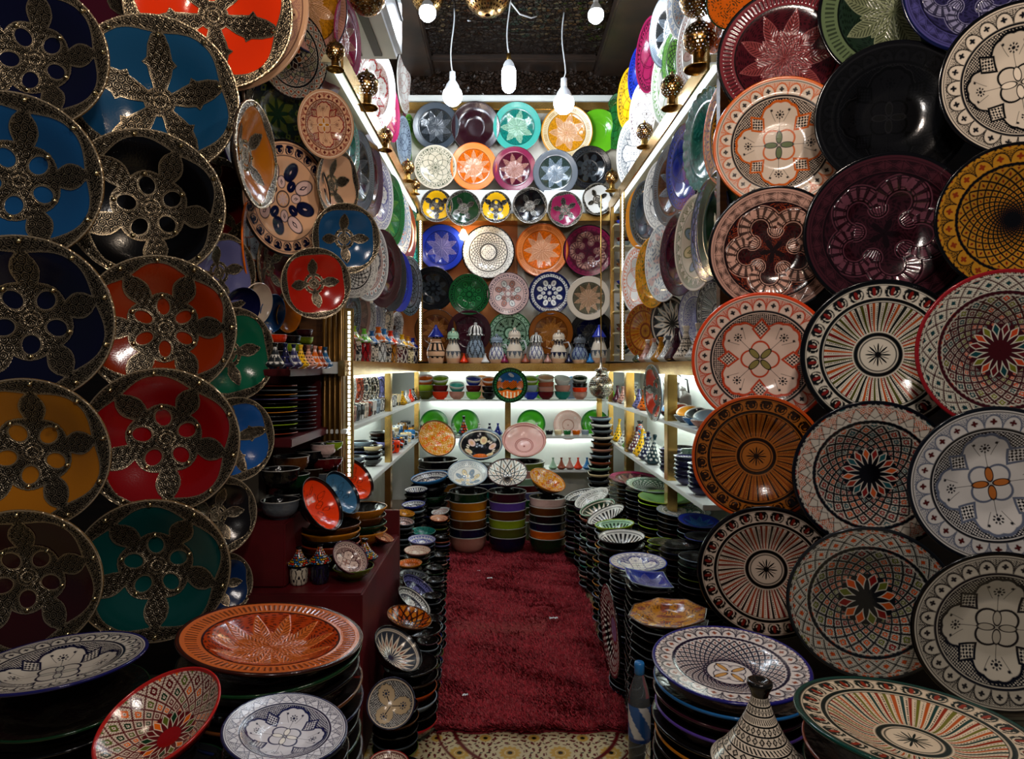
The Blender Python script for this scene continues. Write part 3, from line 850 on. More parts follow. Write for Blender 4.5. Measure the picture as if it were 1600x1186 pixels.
# red stepped display on the left
sh = empty('red_display_rack', (-.80, 2.3, .78), 'dark red open rack holding stacked plates, left of the entrance', 'rack')
MB().box(-.5, .08, -.13, .30, .487, .512, .003).build('upper_shelf', M['redboard'], sh)
MB().box(-.5, .085, -.13, .36, .245, .275, .003).build('lower_shelf', M['redboard'], sh)
MB().box(-.5, .06, .30, .32, .0, .50).build('back_board', M['redboard'], sh)
MB().box(-.11, -.09, -.13, .30, .275, .49).build('divider', M['redboard'], sh)
st = empty('red_display_step', (-.8, 2.45, 0), 'dark red stepped plinth carrying bowls and small tagines, left of the carpet', 'plinth')
MB().box(-.15, .34, -.35, .40, .0, .555, .006).build('lower_step', M['redboard'], st)
MB().box(-.15, .07, -.30, .13, .556, .775, .006).build('upper_step', M['redboard'], st)
MB().box(.19, .34, .40, .425, .3, .66, .003).build('end_board', M['redboard'], st)

# ------------------------------------------------------------------ air conditioner
ac = empty('air_conditioner', (-.68, 2.3, 2.84), 'white wall air conditioner with dark louvre at the top left of the room', 'air conditioner')
mb = MB(); mb.box(-.26, .17, 0, .97, .02, .32, .025); mb.build('housing', M['plastic'], ac)
for k in range(3): MB().box(-.16+.10*k, -.12+.10*k, .05, .90, .012, .022).build('louvre_slot', M['darkplastic'], ac)
MB().box(.12, .178, .08, .93, .20, .215, .003).build('seam_line', M['darkplastic'], ac)

# ------------------------------------------------------------------ bulbs
def bulb(px, py, Y, R, label, cordtop, long=False, pts=None):
    c = P(px, py, Y)
    e = empty('light_bulb', c, label, 'light bulb')
    mb = MB()
    if long: mb.lathe([(.001, -R*1.7), (R*.5, -R*1.62), (R*.86, -R*1.2), (R*.95, 0), (R*.9, R*1.2), (R*.6, R*1.5)], 24)
    else: mb.lathe([(.001, -R), (R*.5, -R*.87), (R*.87, -R*.5), (R, 0), (R*.93, R*.38), (R*.86, R*.5)], 24)
    g = mb.build('glowing_globe', M['bulb'], e)
    mb = MB()
    if long: mb.lathe([(R*.86, R*1.35), (R*.7, R*1.9), (R*.5, R*2.3), (R*.3, R*2.5)], 20)
    else: mb.lathe([(R*.87, R*.5), (R*.62, R*1.1), (R*.36, R*1.5), (R*.3, R*1.6)], 20)
    mb.build('bulb_collar', M['plastic'], e)
    z0 = R*2.4 if long else R*1.5
    MB().lathe([(R*.30, z0), (R*.32, z0+R*.2), (R*.30, z0+R*.9), (R*.12, z0+R*1.0), (.001, z0+R)], 16).build('socket', M['plastic'] if not long else M['brass'], e)
    zt = cordtop-c.z
    p = [(0, 0, z0+R*.9)]
    for k in range(1, 12):
        q = k/11; p.append((.012*math.sin(q*5+px), .01*math.sin(q*3), z0+R*.9+(zt-z0-R*.9)*q))
    MB().tube(p, .0045, 6).build('cord', M['plastic'], e)
    l = lamp('bulb_light', c+Vector((0, 0, -R-.03)), POW, COOL, .05)
    l.parent = e; l.location = (0, 0, -R*1.9-.02)
    return e
POW = 8.5
bulb(707, 150, 4.25, .066, 'round lit bulb on a white cord, left of the central lamp', ZC)
bulb(881, 162, 4.30, .070, 'round lit bulb on a white cord, right of the central lamp', ZC)
bulb(795, 124, 4.0, .048, 'long lit energy saving lamp on a twisted cord, centre of the room', ZC, True)
bulb(931, 24, 3.55, .044, 'lit bulb hanging high near the top right of the ceiling', ZC)
bulb(668, 20, 3.75, .050, 'lit bulb beneath the pierced globe at the upper left', ZC)
bx = MB(); bx.lathe([(.001, -.035), (.02, -.03), (.034, 0), (.02, .03), (.012, .045)], 16)
e = empty('warm_spotlight', P(724, 368, 4.93), 'small warm glowing spotlight clipped beside the blue star plate', 'light bulb')
bx.build('glowing_globe', M['warmbulb'], e); MB().tube([(0, 0, .04), (-.03, .03, .10), (-.03, .11, .12)], .008, 8).build('clip_arm', M['brass'], e)
l = lamp('spot_glow', (0, 0, 0), 1.6, (1.0, .72, .42), .03); l.parent = e; l.location = (0, -.06, -.03)
mb = MB(); mb.tube([P(797, 3, 4.1), P(812, 22, 4.2), P(830, 28, 4.3), P(855, 27, 4.45)+Vector((0, 0, .03))], .005, 6)
tag(mb.build('electric_cable', M['plastic']), 'loose white cable looping across the carved ceiling', 'cable')

# ------------------------------------------------------------------ pierced lanterns
def pierced_ball(R, nu=26, nv=40):
    th = np.linspace(.12, math.pi-.12, nu); ph = np.arange(nv)/nv*TAU
    T, Pp = np.meshgrid(th, ph, indexing='ij')
    v = np.stack([R*np.sin(T)*np.cos(Pp), R*np.sin(T)*np.sin(Pp), -R*np.cos(T)], -1).reshape(-1, 3)
    I, J = np.meshgrid(np.arange(nu-1), np.arange(nv), indexing='ij')
    keep = ~(((I % 2) == 1) & (((J+(I//2)) % 2) == 0))
    return grid_mesh('ball', v, nu, nv, True, keep=keep.ravel(), flip=True)
def lantern_stand(px, py, X, Rpx, label, side):
    Y = F*X/(px-CX); R = Rpx*Y/F; c = P(px, py, Y)
    e = empty('pierced_lantern', c, label, 'lantern', 'pierced brass lanterns along the ledges')
    link('pierced_globe', pierced_ball(R), M['lantern'], e)
    MB().lathe([(R*.25, R*.9), (R*.12, R*1.15), (R*.06, R*1.3), (.001, R*1.35)][::-1], 14).build('finial', M['brass'], e)
    MB().lathe([(R*.9, -R*1.95), (R*.95, -R*1.9), (R*.5, -R*1.7), (R*.42, -R*1.55), (R*.42, -R*1.0), (R*.3, -R*.92)], 20).build('cup_base', M['brass'], e)
    g = MB().lathe([(.001, -R*.3), (R*.25, 0), (.001, R*.3)], 10).build('glowing_core', M['warmbulb2'], e)
    return e
M['warmbulb2'] = mat_emit('dim_warm_core', lin('ffcf90'), 5.0)
names = ['nearest', 'second', 'third', 'fourth', 'fifth']
for i, (px, py, rp) in enumerate([(1092, 60, 25), (1050, 135, 18), (1007, 205, 13), (956, 277, 11)]):
    lantern_stand(px, py, XR-.02, rp, 'pierced brass globe lantern on the right ledge, %s from the street' % names[i], 1)
for i, (px, py, rp) in enumerate([(524, 80, 15), (573, 132, 19), (602, 212, 12), (637, 262, 11), (649, 288, 8)]):
    lantern_stand(px, py, XL+.02, rp, 'pierced brass globe lantern on the left ledge, %s from the street' % names[i], -1)
def hanging_ball(px, py, Y, Rpx, label, mat='lantern', ztop=ZC, neck=False):
    R = Rpx*Y/F; c = P(px, py, Y)
    e = empty('hanging_lantern', c, label, 'lantern')
    link('pierced_globe', pierced_ball(R, 34, 56), M[mat], e)
    if neck: MB().lathe([(.001, R*2.5), (R*.08, R*2.4), (R*.12, R*1.6), (R*.5, R*1.45), (R*.55, R*1.25), (R*.35, R*1.15), (R*.45, R*.9)], 20).build('neck', M[mat], e)
    MB().tube([(0, 0, R*.95), (0, 0, ztop-c.z)], .004, 6).build('chain', M['brass'], e)
    return e
hanging_ball(762, -14, 3.7, 38, 'large pierced globe lantern hanging at the top centre')
hanging_ball(668, -6, 3.8, 26, 'pierced globe lantern hanging at the top left of the ceiling')
hanging_ball(573, -6, 2.5, 29, 'dark pierced globe lantern hanging in front of the air conditioner')
hanging_ball(1090, -2, 2.7, 28, 'dark pierced globe lantern hanging above the right ledge')
hanging_ball(939, 604, 4.2, 19, 'engraved silver globe lantern hanging below the gold shelf at the back right', 'silver', 2.425, True)
# ================================================================== hanging plates
I, K, NV = C['ivory'], C['black'], C['navy']
def facade(px, py, a, Y, yaw, pitch, label, pat, kw, rim=None, metal=None, spin=0., group=None, form='plate', wavy=0, name=None, cat='plate'):
    c = P(px, py, Y); n = Vector((math.sin(math.radians(yaw)), -math.cos(math.radians(yaw)), -math.tan(math.radians(pitch))))
    return plate(name or 'hanging_platter', label, cat, group, c, n, a*Y/F, form, pat, kw, rim, None, a, metal=metal, spin=spin, wavy=wavy)
MG = lambda k, n, rot=0., s=0.: (k, n, rot, s)
GL = 'metal-mounted platters on the left front board'
def ml(px, py, a, Y, colr, label, kind='flower', n=5, rot=.3, rim=None, yaw=14, pitch=4):
    return facade(px, py, a, Y, yaw, pitch, label, 'plain', dict(a=colr), rim if rim is not None else lin('8a6a40')*.6, MG(kind, n, rot), group=GL, form='dish')
# left front board, big ones (top rows first)
ml(160, -58, 108, 2.18, C['maroon'], 'maroon glazed platter with metal mount cut off by the top edge', 'leaf', 4)
facade(338, -2, 138, 2.23, 9, 6, 'pink rimmed platter hanging behind the vermilion one at top left', 'lobes', dict(bg=C['peach'], line=C['maroon'], acc=C['rose'], acc2=C['orange'], dark=C['maroon']), rim=C['peach'], group=GL)
ml(328, 12, 122, 2.14, C['vermil']*1.1, 'vermilion platter with silver hand shaped mounts at the top left', 'khamsa', 5, -.25)
ml(42, 82, 114, 1.75, lin('080a26'), 'midnight blue metal-mounted platter in the upper left corner', 'flower', 5, .1)
ml(242, 150, 122, 1.98, lin('16486e'), 'bright blue platter with five hand shaped metal mounts', 'khamsa', 5, .25)
ml(15, 277, 130, 1.67, lin('144a7c'), 'blue platter with metal flower mount cut off by the left edge', 'flower', 5, .1)
ml(228, 320, 115, 1.92, lin('060608'), 'black platter with pierced metal flower mount, fourth up from the bottom of its column', 'flower', 5, -.2)
ml(34, 500, 130, 1.63, lin('070a24'), 'dark navy metal-mounted platter at the left edge below the blue one', 'flower', 5, .3)
ml(250, 512, 111, 1.88, lin('8a2a08'), 'burnt orange platter with dark metal flower mount', 'flower', 6, .0)
ml(38, 712, 120, 1.61, lin('a8680e'), 'ochre yellow platter with dark metal flower mount at the left edge', 'flower', 5, .2)
ml(252, 690, 114, 1.84, lin('8c0a10'), 'bright red platter with dark metal flower mount', 'flower', 5, -.25)
ml(30, 912, 116, 1.57, lin('2e080c'), 'dark wine platter with metal flower mount above the tilted white and blue platter', 'flower', 5, .3)
ml(238, 893, 113, 1.80, lin('0a4644'), 'teal green platter with dark metal mount above the red rimmed bowl', 'flower', 5, .94)
# smaller ones on the left, turned to the aisle
def turned(px, py, rx, ry, X, label, pat, kw, rim=None, metal=None, form='plate', spin=0., wavy=0, lean=0, group=None, dY=0., px2=None, name='hanging_plate'):
    Y = F*X/(px-CX)+dY; s = -1 if X < 0 else 1
    c = P(px, py, Y)
    n = disc_normal(c, ry, rx, -90+lean if X < 0 else 90+lean, 1)
    return plate(name, label, 'plate', group, c, n, ry*Y/F, form, pat, kw, rim, None, (rx+ry)*.55 if px2 is None else px2, metal=metal, spin=spin, wavy=wavy)
GM = 'small metal-mounted plates edging the left board'
def mt(px, py, rx, ry, X, colr, label, kind='flower', n=5, rot=.2, lean=0):
    return turned(px, py, rx, ry, X, label, 'plain', dict(a=colr), lin('6a5236'), MG(kind, n, rot), 'dish', lean=lean, group=GM)
turned(490, 5, 53, 72, -.72, 'amber carved plate with brown rim at the top, over the mosaic plate', 'star', dict(base=C['amber']*.7, leaf=C['peach'], rimc=C['rose'], n=7), C['navy'])
turned(545, 62, 19, 56, -.636, 'magenta carved plate seen almost edge on at the upper left', 'star', dict(base=C['magenta'], leaf=C['rose'], rimc=C['magenta']), C['magenta'])
turned(512, 112, 22, 38, -.727, 'small dark brown plate half hidden beside the mosaic plate', 'plain', dict(a=C['dred']*.6), C['brown'])
turned(460, 86, 52, 64, -.787, 'dark brown mosaic plate with looping pattern at the upper left', 'net', dict(bg=C['ivory']*.6, line=C['ink'], pal=[C['dorange'], C['olive'], C['dbrown'], C['brown']], n=18, petals=8, bk='lattice'), C['ink'])
turned(408, 150, 24, 66, -.93, 'narrow blue metal-mounted plate beside the vermilion platter', 'plain', dict(a=lin('1d5a86')), lin('6a5236'), MG('leaf', 4, .2), 'dish')
mt(370, 122, 27, 46, -1.01, C['vermil'], 'small orange metal-mounted plate tucked under the vermilion platter', 'leaf', 4)
turned(368, 208, 19, 60, -.938, 'white plate with violet rim seen nearly edge on', 'plain', dict(a=C['white'], rimline=C['purple']), C['purple'])
turned(440, 178, 42, 56, -.85, 'dark plate painted with an olive green flower', 'net', dict(bg=C['black'], line=C['dgreen']*.5, pal=[C['olive']*.6], n=10, petals=8, pin=.05, pout=.6, bk=None), C['black'])
turned(402, 243, 29, 80, -.77, 'amber brown plate with black metal mounts, narrow view', 'plain', dict(a=lin('a8600e')), lin('3a2c20'), MG('leaf', 4, .6), 'dish')
turned(511, 195, 42, 51, -.645, 'peach plate with red checkered squares and scalloped rim', 'lobes', dict(bg=C['peach']*.85, line=C['ivory'], acc=C['red']*.6, acc2=C['ochre'], dark=C['dred'], n=16), C['peach']*.7)
mt(345, 310, 43, 62, -.95, C['dred']*.7, 'dark red metal-mounted plate behind the black platter', 'flower', 5)
turned(400, 388, 17, 76, -.886, 'orange and white scalloped plate in very narrow view', 'lobes', dict(bg=C['white'], line=K, acc=C['orange'], acc2=C['ochre'], dark=C['dred']), C['orange'])
mt(352, 426, 45, 60, -.90, lin('5c5c88'), 'lavender grey plate with metal butterfly mount', 'leaf', 4)
mt(432, 415, 25, 56, -.854, C['dred'], 'deep red plate with metal mount behind the round red one', 'leaf', 4, .5)
turned(452, 311, 66, 88, -.78, 'large beige plate with navy petal flower and scrolled rim', 'flower', dict(bg=C['peach']*1.05, line=NV*.6, pet=C['pinkw'], acc=NV, k=8, bk='spiral'), K)
mt(529, 289, 31, 56, -.645, C['peach'], 'beige plate with dark metal mount behind the blue one', 'leaf', 5)
mt(542, 373, 51, 54, -.575, lin('1a4c78'), 'round blue plate with gold four leaf mount', 'leaf', 4, .0)
mt(495, 443, 52, 55, -.64, lin('a81c0c'), 'round scarlet plate with dark four leaf mount', 'leaf', 4, .1)
mt(368, 553, 59, 72, -.865, lin('0e5a40'), 'green plate with copper toned mount beside the orange platter', 'leaf', 4)
mt(372, 686, 54, 65, -.84, lin('1a4f92'), 'blue plate with metal hands beside the red platter', 'khamsa', 4, .3)
mt(345, 805, 53, 60, -.86, lin('100c0c'), 'black plate with bronze mount beside the teal platter', 'leaf', 5)
mt(346, 915, 46, 50, -.90, lin('102c58'), 'dim blue plate with mount beneath the black one', 'leaf', 5)
# left wall over the ledge
SCW = dict(bg=C['white'], line=K, acc=C['red'], acc2=C['white'], dark=C['rose'])
turned(588, 138, 31, 62, -.70, 'white plate with red lace pattern above the left light ledge', 'lobes', SCW, C['white'])
turned(613, 178, 12, 42, -.70, 'crimson plate edge behind the white and red lace plate', 'star', dict(base=C['magenta'], leaf=C['rose'], rimc=C['magenta']), C['magenta'])
turned(632, 130, 10, 43, -.74, 'white scalloped plate seen edge on by the ceiling corner', 'petals', dict(bg=C['white'], line=C['rose']), C['white'], wavy=20)
turned(646, 155, 17, 44, -.72, 'magenta carved plate at the far left corner under the ceiling', 'star', dict(base=C['magenta'], leaf=C['magenta']*1.5, rimc=C['magenta'], bk='scallop'), C['magenta']*.7)
turned(641, 215, 9, 34, -.72, 'bright green plate edge in the far left corner', 'petals', dict(bg=C['lgreen']*.7, line=C['dgreen']), C['lgreen']*.8)
turned(632, 222, 11, 38, -.72, 'steel blue plate edge left of the green one', 'petals', dict(bg=C['steel'], line=NV), C['steel'])
# left wall under the ledge: two cascades
LT = [(548, 228, 14, 46, 'green scalloped', 'petals', dict(bg=C['teal'], line=K), C['teal']),
      (564, 268, 22, 62, 'dark grey carved', 'star', dict(base=C['dgrey'], leaf=C['grey'], rimc=C['grey']), C['dgrey']),
      (580, 276, 19, 62, 'maroon zigzag', 'petals', dict(bg=C['maroon'], line=K, bk='zig'), C['maroon']),
      (596, 305, 19, 54, 'white and violet lace', 'lobes', dict(bg=C['white'], line=C['lav'], acc=C['lav'], acc2=C['white'], dark=C['lav']), C['white']),
      (612, 330, 21, 56, 'leaf green carved', 'star', dict(base=C['green'], leaf=C['lgreen']*.6, rimc=C['green']), C['green']),
      (626, 350, 17, 49, 'white speckled', 'net', dict(bg=C['white'], line=C['steel'], pal=[C['sky'], C['orange']], petals=0), C['white']),
      (637, 365, 14, 44, 'brick red', 'plain', dict(a=C['terra']*.7), C['rust']),
      (649, 368, 13, 43, 'turquoise', 'petals', dict(bg=C['turq'], line=C['dgreen']), C['turq']),
      (553, 415, 38, 50, 'black and white striped', 'net', dict(bg=C['white'], line=K, pal=[C['white']], petals=0), C['white']),
      (577, 408, 31, 62, 'cream lace rimmed', 'lobes', dict(bg=C['white'], line=C['grey'], acc=C['grey'], acc2=C['white'], dark=C['rose']), C['white']),
      (600, 420, 28, 60, 'plum', 'petals', dict(bg=C['maroon']*.8, line=K), C['maroon']*.6),
      (612, 432, 24, 54, 'charcoal', 'star', dict(base=C['dgrey'], leaf=C['grey'], rimc=C['dgrey']), C['dgrey']),
      (625, 440, 20, 47, 'royal blue', 'star', dict(base=C['blue'], leaf=C['sky']*.7, rimc=C['blue']), C['blue']),
      (641, 447, 20, 46, 'slate patterned', 'net', dict(bg=C['grey'], line=K, pal=[C['slate']], petals=0, bk='scallop'), C['slate'])]
for i, (px, py, rx, ry, nm, pat, kw, rim) in enumerate(LT):
    row = 'upper' if i < 8 else 'lower'
    k = i if i < 8 else i-8
    turned(px, py, rx, ry, -.69+.004*i, '%s plate, %s in the %s cascade on the left wall' % (nm, ['first', 'second', 'third', 'fourth', 'fifth', 'sixth', 'seventh', 'last'][k], row), pat, kw, rim, group='plates cascading along the left wall')
GS = 'plates standing on the left gold shelf'
for i, (px, py, rx, ry, a) in enumerate([(552, 498, 12, 38, C['steel']), (566, 497, 13, 38, C['rose']), (578, 505, 10, 32, C['white']), (590, 500, 12, 34, C['lav']*.6), (604, 503, 11, 28, C['ivory']), (620, 512, 11, 25, C['white']), (636, 520, 10, 20, C['mint'])]):
    turned(px, py, rx, ry, -.82, '%s patterned plate standing behind the jars on the left gold shelf' % ['steel blue', 'rose', 'white leaf', 'violet', 'ivory', 'white lace', 'pale green'][i], ['lobes', 'star', 'petals', 'net', 'lobes', 'net', 'net'][i],
           [dict(bg=a, line=K, acc=K, acc2=a, dark=K), dict(base=a*.5, leaf=a, rimc=a), dict(bg=a, line=K), dict(bg=C['white'], line=a, pal=[a], petals=0), dict(bg=a, line=K, acc=C['grey'], acc2=a, dark=K), dict(bg=a, line=K, pal=[C['grey']], petals=8), dict(bg=a, line=C['dgrey'], pal=[C['grey']], petals=8)][i], a, lean=-6, group=GS)

# right wall above the ledge
RT = [(962, 190, 18, 41, 'dark green', 'petals', dict(bg=C['green'], line=K), C['green']*.6, 'above'),
      (984, 155, 20, 47, 'yellow carved', 'petals', dict(bg=C['yellow'], line=C['dbrown']), C['yellow'], 'above'),
      (1000, 118, 19, 45, 'cobalt blue', 'petals', dict(bg=C['blue'], line=NV), C['blue'], 'above'),
      (1015, 86, 22, 55, 'wine red', 'petals', dict(bg=C['magenta'], line=K, n=6), C['magenta'], 'above'),
      (1042, 48, 28, 54, 'silver grey star', 'star', dict(base=C['dgrey'], leaf=C['steel'], rimc=C['steel']), C['grey'], 'above'),
      (1070, 0, 28, 56, 'white with blue specks', 'net', dict(bg=C['white'], line=C['steel'], pal=[C['sky'], C['terra']], petals=0), C['white'], 'above'),
      (1044, 128, 27, 66, 'white green edged', 'petals', dict(bg=C['white'], line=C['lgreen']*.6), C['white'], 'above'),
      (1056, 92, 22, 48, 'grass green lattice', 'net', dict(bg=C['lgreen']*.7, line=C['dgreen'], pal=[C['lgreen']], petals=0), C['green'], 'above'),
      (1081, 74, 24, 64, 'pinkish white floral', 'flower', dict(bg=C['white'], line=C['rose'], pet=C['pinkw'], acc=None), C['white'], 'above'),
      (1118, 44, 15, 36, 'orange scalloped', 'petals', dict(bg=C['orange'], line=K), C['orange'], 'above'),
      (1003, 178, 20, 48, 'white and maroon', 'petals', dict(bg=C['white'], line=C['maroon'], n=6), C['white'], 'above'),
      (983, 240, 20, 50, 'pale grey lace', 'lobes', dict(bg=C['white'], line=C['grey'], acc=C['grey'], acc2=C['white'], dark=C['grey']), C['white'], 'above'),
      (1000, 340, 23, 48, 'ochre rimmed', 'plain', dict(a=C['ochre']), C['ochre'], 'below'),
      (1008, 334, 25, 51, 'slate blue scalloped', 'petals', dict(bg=C['slate'], line=K, n=6), C['slate'], 'below'),
      (1030, 305, 25, 53, 'white zigzag', 'petals', dict(bg=C['white'], line=NV, bk='zig'), C['white'], 'below'),
      (1046, 290, 27, 62, 'grey carved star', 'star', dict(base=C['brown'], leaf=C['steel'], rimc=C['grey']), C['grey'], 'below'),
      (1066, 262, 26, 66, 'ultramarine scalloped', 'petals', dict(bg=C['blue'], line=NV, n=6), NV, 'below'),
      (1100, 220, 32, 76, 'jade green wavy edged', 'mottle', dict(base=C['teal'], c2=C['teal']*.6, c3=C['turq']*.6), C['teal'], 'below'),
      (1132, 205, 33, 80, 'orange and black scalloped', 'net', dict(bg=C['amber'], line=K, pal=[C['dorange']], petals=0, cell='flower', bk='scallop'), C['orange'], 'below'),
      (1119, 350, 30, 82, 'bottle green scalloped', 'petals', dict(bg=C['dgreen'], line=K, n=6), K, 'below'),
      (1107, 360, 29, 80, 'navy fine ribbed', 'petals', dict(bg=C['navy']*1.8, line=C['lav'], bk='mini', wd=.006), NV, 'below'),
      (1085, 380, 32, 74, 'ivory with olive motifs', 'flower', dict(bg=C['ivory'], line=C['olive'], pet=C['cream'], acc=C['steel'], bk='zig'), C['ivory'], 'below'),
      (1060, 398, 30, 64, 'maroon scalloped', 'petals', dict(bg=C['maroon'], line=K, bk='zig'), C['maroon']*.6, 'below'),
      (1035, 410, 28, 61, 'orange and blue flowered white', 'mottle', dict(base=C['white'], c2=C['pinkw'], c3=C['steel']), C['white'], 'below'),
      (1018, 426, 26, 55, 'golden ochre', 'mottle', dict(base=C['amber'], c2=C['ochre'], c3=C['olive']), C['amber'], 'below'),
      (995, 437, 25, 53, 'white with orange loops', 'petals', dict(bg=C['white'], line=C['orange'], n=6), C['white'], 'below'),
      (1003, 517, 27, 42, 'amber brown carved', 'rays', dict(bg=C['amber']*.5, dark=C['dorange']*.4, pal=[C['dorange'], C['ochre']], border_kind='spiral'), C['orange']*.6, 'low')]
for i, (px, py, rx, ry, nm, pat, kw, rim, where) in enumerate(RT):
    wh = dict(above='on the right wall above the light ledge', below='in the cascade on the right wall below the ledge', low='standing on the right gold shelf near the far corner')[where]
    turned(px, py, rx, ry, .87-.003*(i % 6), '%s plate %s' % (nm, wh), pat, kw, rim, wavy=26 if 'wavy' in nm else 0, group='plates hung along the right wall')
facade(1150, 0, 44, 2.45, -20, 8, 'green and orange plate with a palm branch at the top right', 'mottle', dict(base=C['orange'], c2=C['orange'], c3=C['dgreen']), C['dgreen'])
GR = 'plates standing on the right gold shelf'
for i, (px, py, rx, ry, pat, kw, rim, nm) in enumerate([
    (1045, 506, 29, 44, 'bowlstar', dict(bg=C['dgrey'], line=K, acc=C['white']), K, 'black plate with white star'),
    (1084, 498, 24, 47, 'net', dict(bg=C['white'], line=C['lav'], pal=[C['lav']], petals=0), C['lav'], 'lilac and white latticed plate'),
    (1112, 490, 24, 52, 'rays', dict(bg=C['white'], dark=K, pal=[C['grey'], K]), K, 'black and white rayed plate')]):
    turned(px, py, rx, ry, .955, nm+' standing behind tagines on the right gold shelf', pat, kw, rim, lean=4, group=GR)

# right front board
GF = 'painted platters on the right front board'
def rf(px, py, a, Y, label, pat, kw, rim, spin=0., yaw=-14, pitch=3):
    return facade(px, py, a, Y, yaw, pitch, label, pat, kw, rim, spin=spin, group=GF)
rf(1228, 85, 102, 2.26, 'dark red platter carved with a spiky leaf star at upper right', 'star', dict(base=lin('48121a'), leaf=lin('a04848'), rimc=lin('7a2830'), dark=lin('22080c'), n=9), K, .3)
rf(1402, 10, 113, 2.09, 'dark olive green platter carved with a leaf star at the top', 'star', dict(base=lin('1c2c20'), leaf=lin('8a906c'), rimc=lin('5c6c4a'), dark=lin('0c160e'), n=8), K, .1)
rf(1528, -28, 106, 1.92, 'dark violet platter with ribbed rim at the top right', 'serp', dict(base=lin('2c2850'), band=lin('8c88a8'), rimc=lin('46427a'), dark=lin('15132c')), NV, .2)
rf(1220, 222, 100, 2.18, 'white platter with orange quatrefoil tracery and orange rim', 'lobes', dict(bg=lin('d8c4b0'), line=C['ink'], acc=lin('c85c18'), acc2=lin('5c6a40'), dark=lin('241c1c'), n=26), lin('d8641a'))
rf(1395, 178, 112, 2.01, 'almost black platter with faint flower in a ring', 'lobes', dict(bg=lin('0c0c0e'), line=lin('1a1a1c'), acc=lin('050505'), acc2=lin('101010'), dark=lin('060607')), K)
rf(1603, 122, 120, 1.82, 'black and white scalloped platter in the top right corner', 'lobes', dict(bg=C['ivory']*.8, line=K, acc=K, acc2=C['ivory'], dark=lin('141418'), n=24), K, .2)
rf(1210, 390, 98, 2.12, 'rose brown platter with serpentine ribbon and dark rim', 'serp', dict(base=lin('3c1010'), band=lin('d0a08e'), rimc=lin('c09484'), dark=lin('1a0c0c'), acc=[lin('14302a'), lin('b0481c')]), K, .2)
rf(1388, 362, 122, 1.95, 'dark maroon platter with serpentine relief around a star', 'serp', dict(base=lin('2c1018'), band=lin('5e3440'), rimc=lin('3a1820'), dark=lin('12060a')), K, .55)
rf(1592, 340, 116, 1.76, 'mustard platter with interlacing black net at the right edge', 'net', dict(bg=lin('a8741c'), line=K, pal=[lin('7a2c0c')], n=22, petals=0, cell='flower', bk='scallop', bn=22), K)
rf(1190, 562, 104, 2.06, 'white platter with brick orange tracery and bright orange rim', 'lobes', dict(bg=lin('d8bcac'), line=C['ink'], acc=lin('b83c1c'), acc2=lin('847844'), dark=lin('1c1a1e'), n=26, k=4), lin('d8441c'), .78)
rf(1378, 555, 117, 1.89, 'black platter with multicoloured rays and black flowered centre', 'rays', dict(bg=lin('d8d0c0'), dark=lin('0e1214'), pal=[lin('7a1c18'), lin('4a4c18'), lin('141c1c'), lin('b04c1c')]), K)
rf(1573, 548, 126, 1.70, 'maroon rimmed platter with diamond net and coloured petals', 'net', dict(bg=lin('c8c4b4'), line=lin('380c14'), pal=[lin('0e3c40'), lin('6a6c1c'), lin('b8401c'), lin('5a1218')], n=24, petals=16, core=lin('3c0a10'), bk='lattice'), lin('8a1820'))
rf(1184, 716, 98, 2.00, 'brown and amber rayed platter with orange edge', 'rays', dict(bg=lin('a05c20'), dark=lin('1c0e06'), pal=[lin('2a1408'), lin('7a3a10')]), lin('c04c18'))
rf(1365, 744, 117, 1.83, 'black platter with orange and teal petals in a diamond net', 'net', dict(bg=lin('c0b8ac'), line=lin('0a0c14'), pal=[lin('b85020'), lin('8a2c1c'), lin('1c4a50'), lin('7a1c1c')], n=22, petals=16, core=lin('05050a')), lin('080a14'))
rf(1558, 760, 124, 1.64, 'white platter with grey blue quatrefoil tracery at the right edge', 'lobes', dict(bg=lin('d0ccc8'), line=lin('14161c'), acc=lin('5c6478'), acc2=lin('b86a2c'), dark=lin('15161c'), n=24, bmot=lin('4c1414')), lin('10141c'), .2)
rf(1200, 896, 105, 1.94, 'black platter with red and cream rays above the flat blue platter', 'rays', dict(bg=lin('c8b4a4'), dark=lin('100c0c'), pal=[lin('6a1c14'), lin('20140e'), lin('8a3418')]), K)
rf(1360, 944, 121, 1.77, 'dark platter with small orange and green squares around a star', 'net', dict(bg=lin('c0bcb0'), line=lin('14181e'), pal=[lin('c04c18'), lin('5c6424'), lin('7a1818'), lin('b8501c')], n=20, petals=12, core=lin('14181e'), bk='lattice'), lin('1c2026'))
rf(1568, 990, 128, 1.58, 'white platter with black checkered squares in the lower right corner', 'lobes', dict(bg=lin('c8c0b0'), line=lin('0c0e18'), acc=lin('0a0c18'), acc2=lin('b8b0a0'), dark=lin('12141e'), n=26, k=4), K, .0)

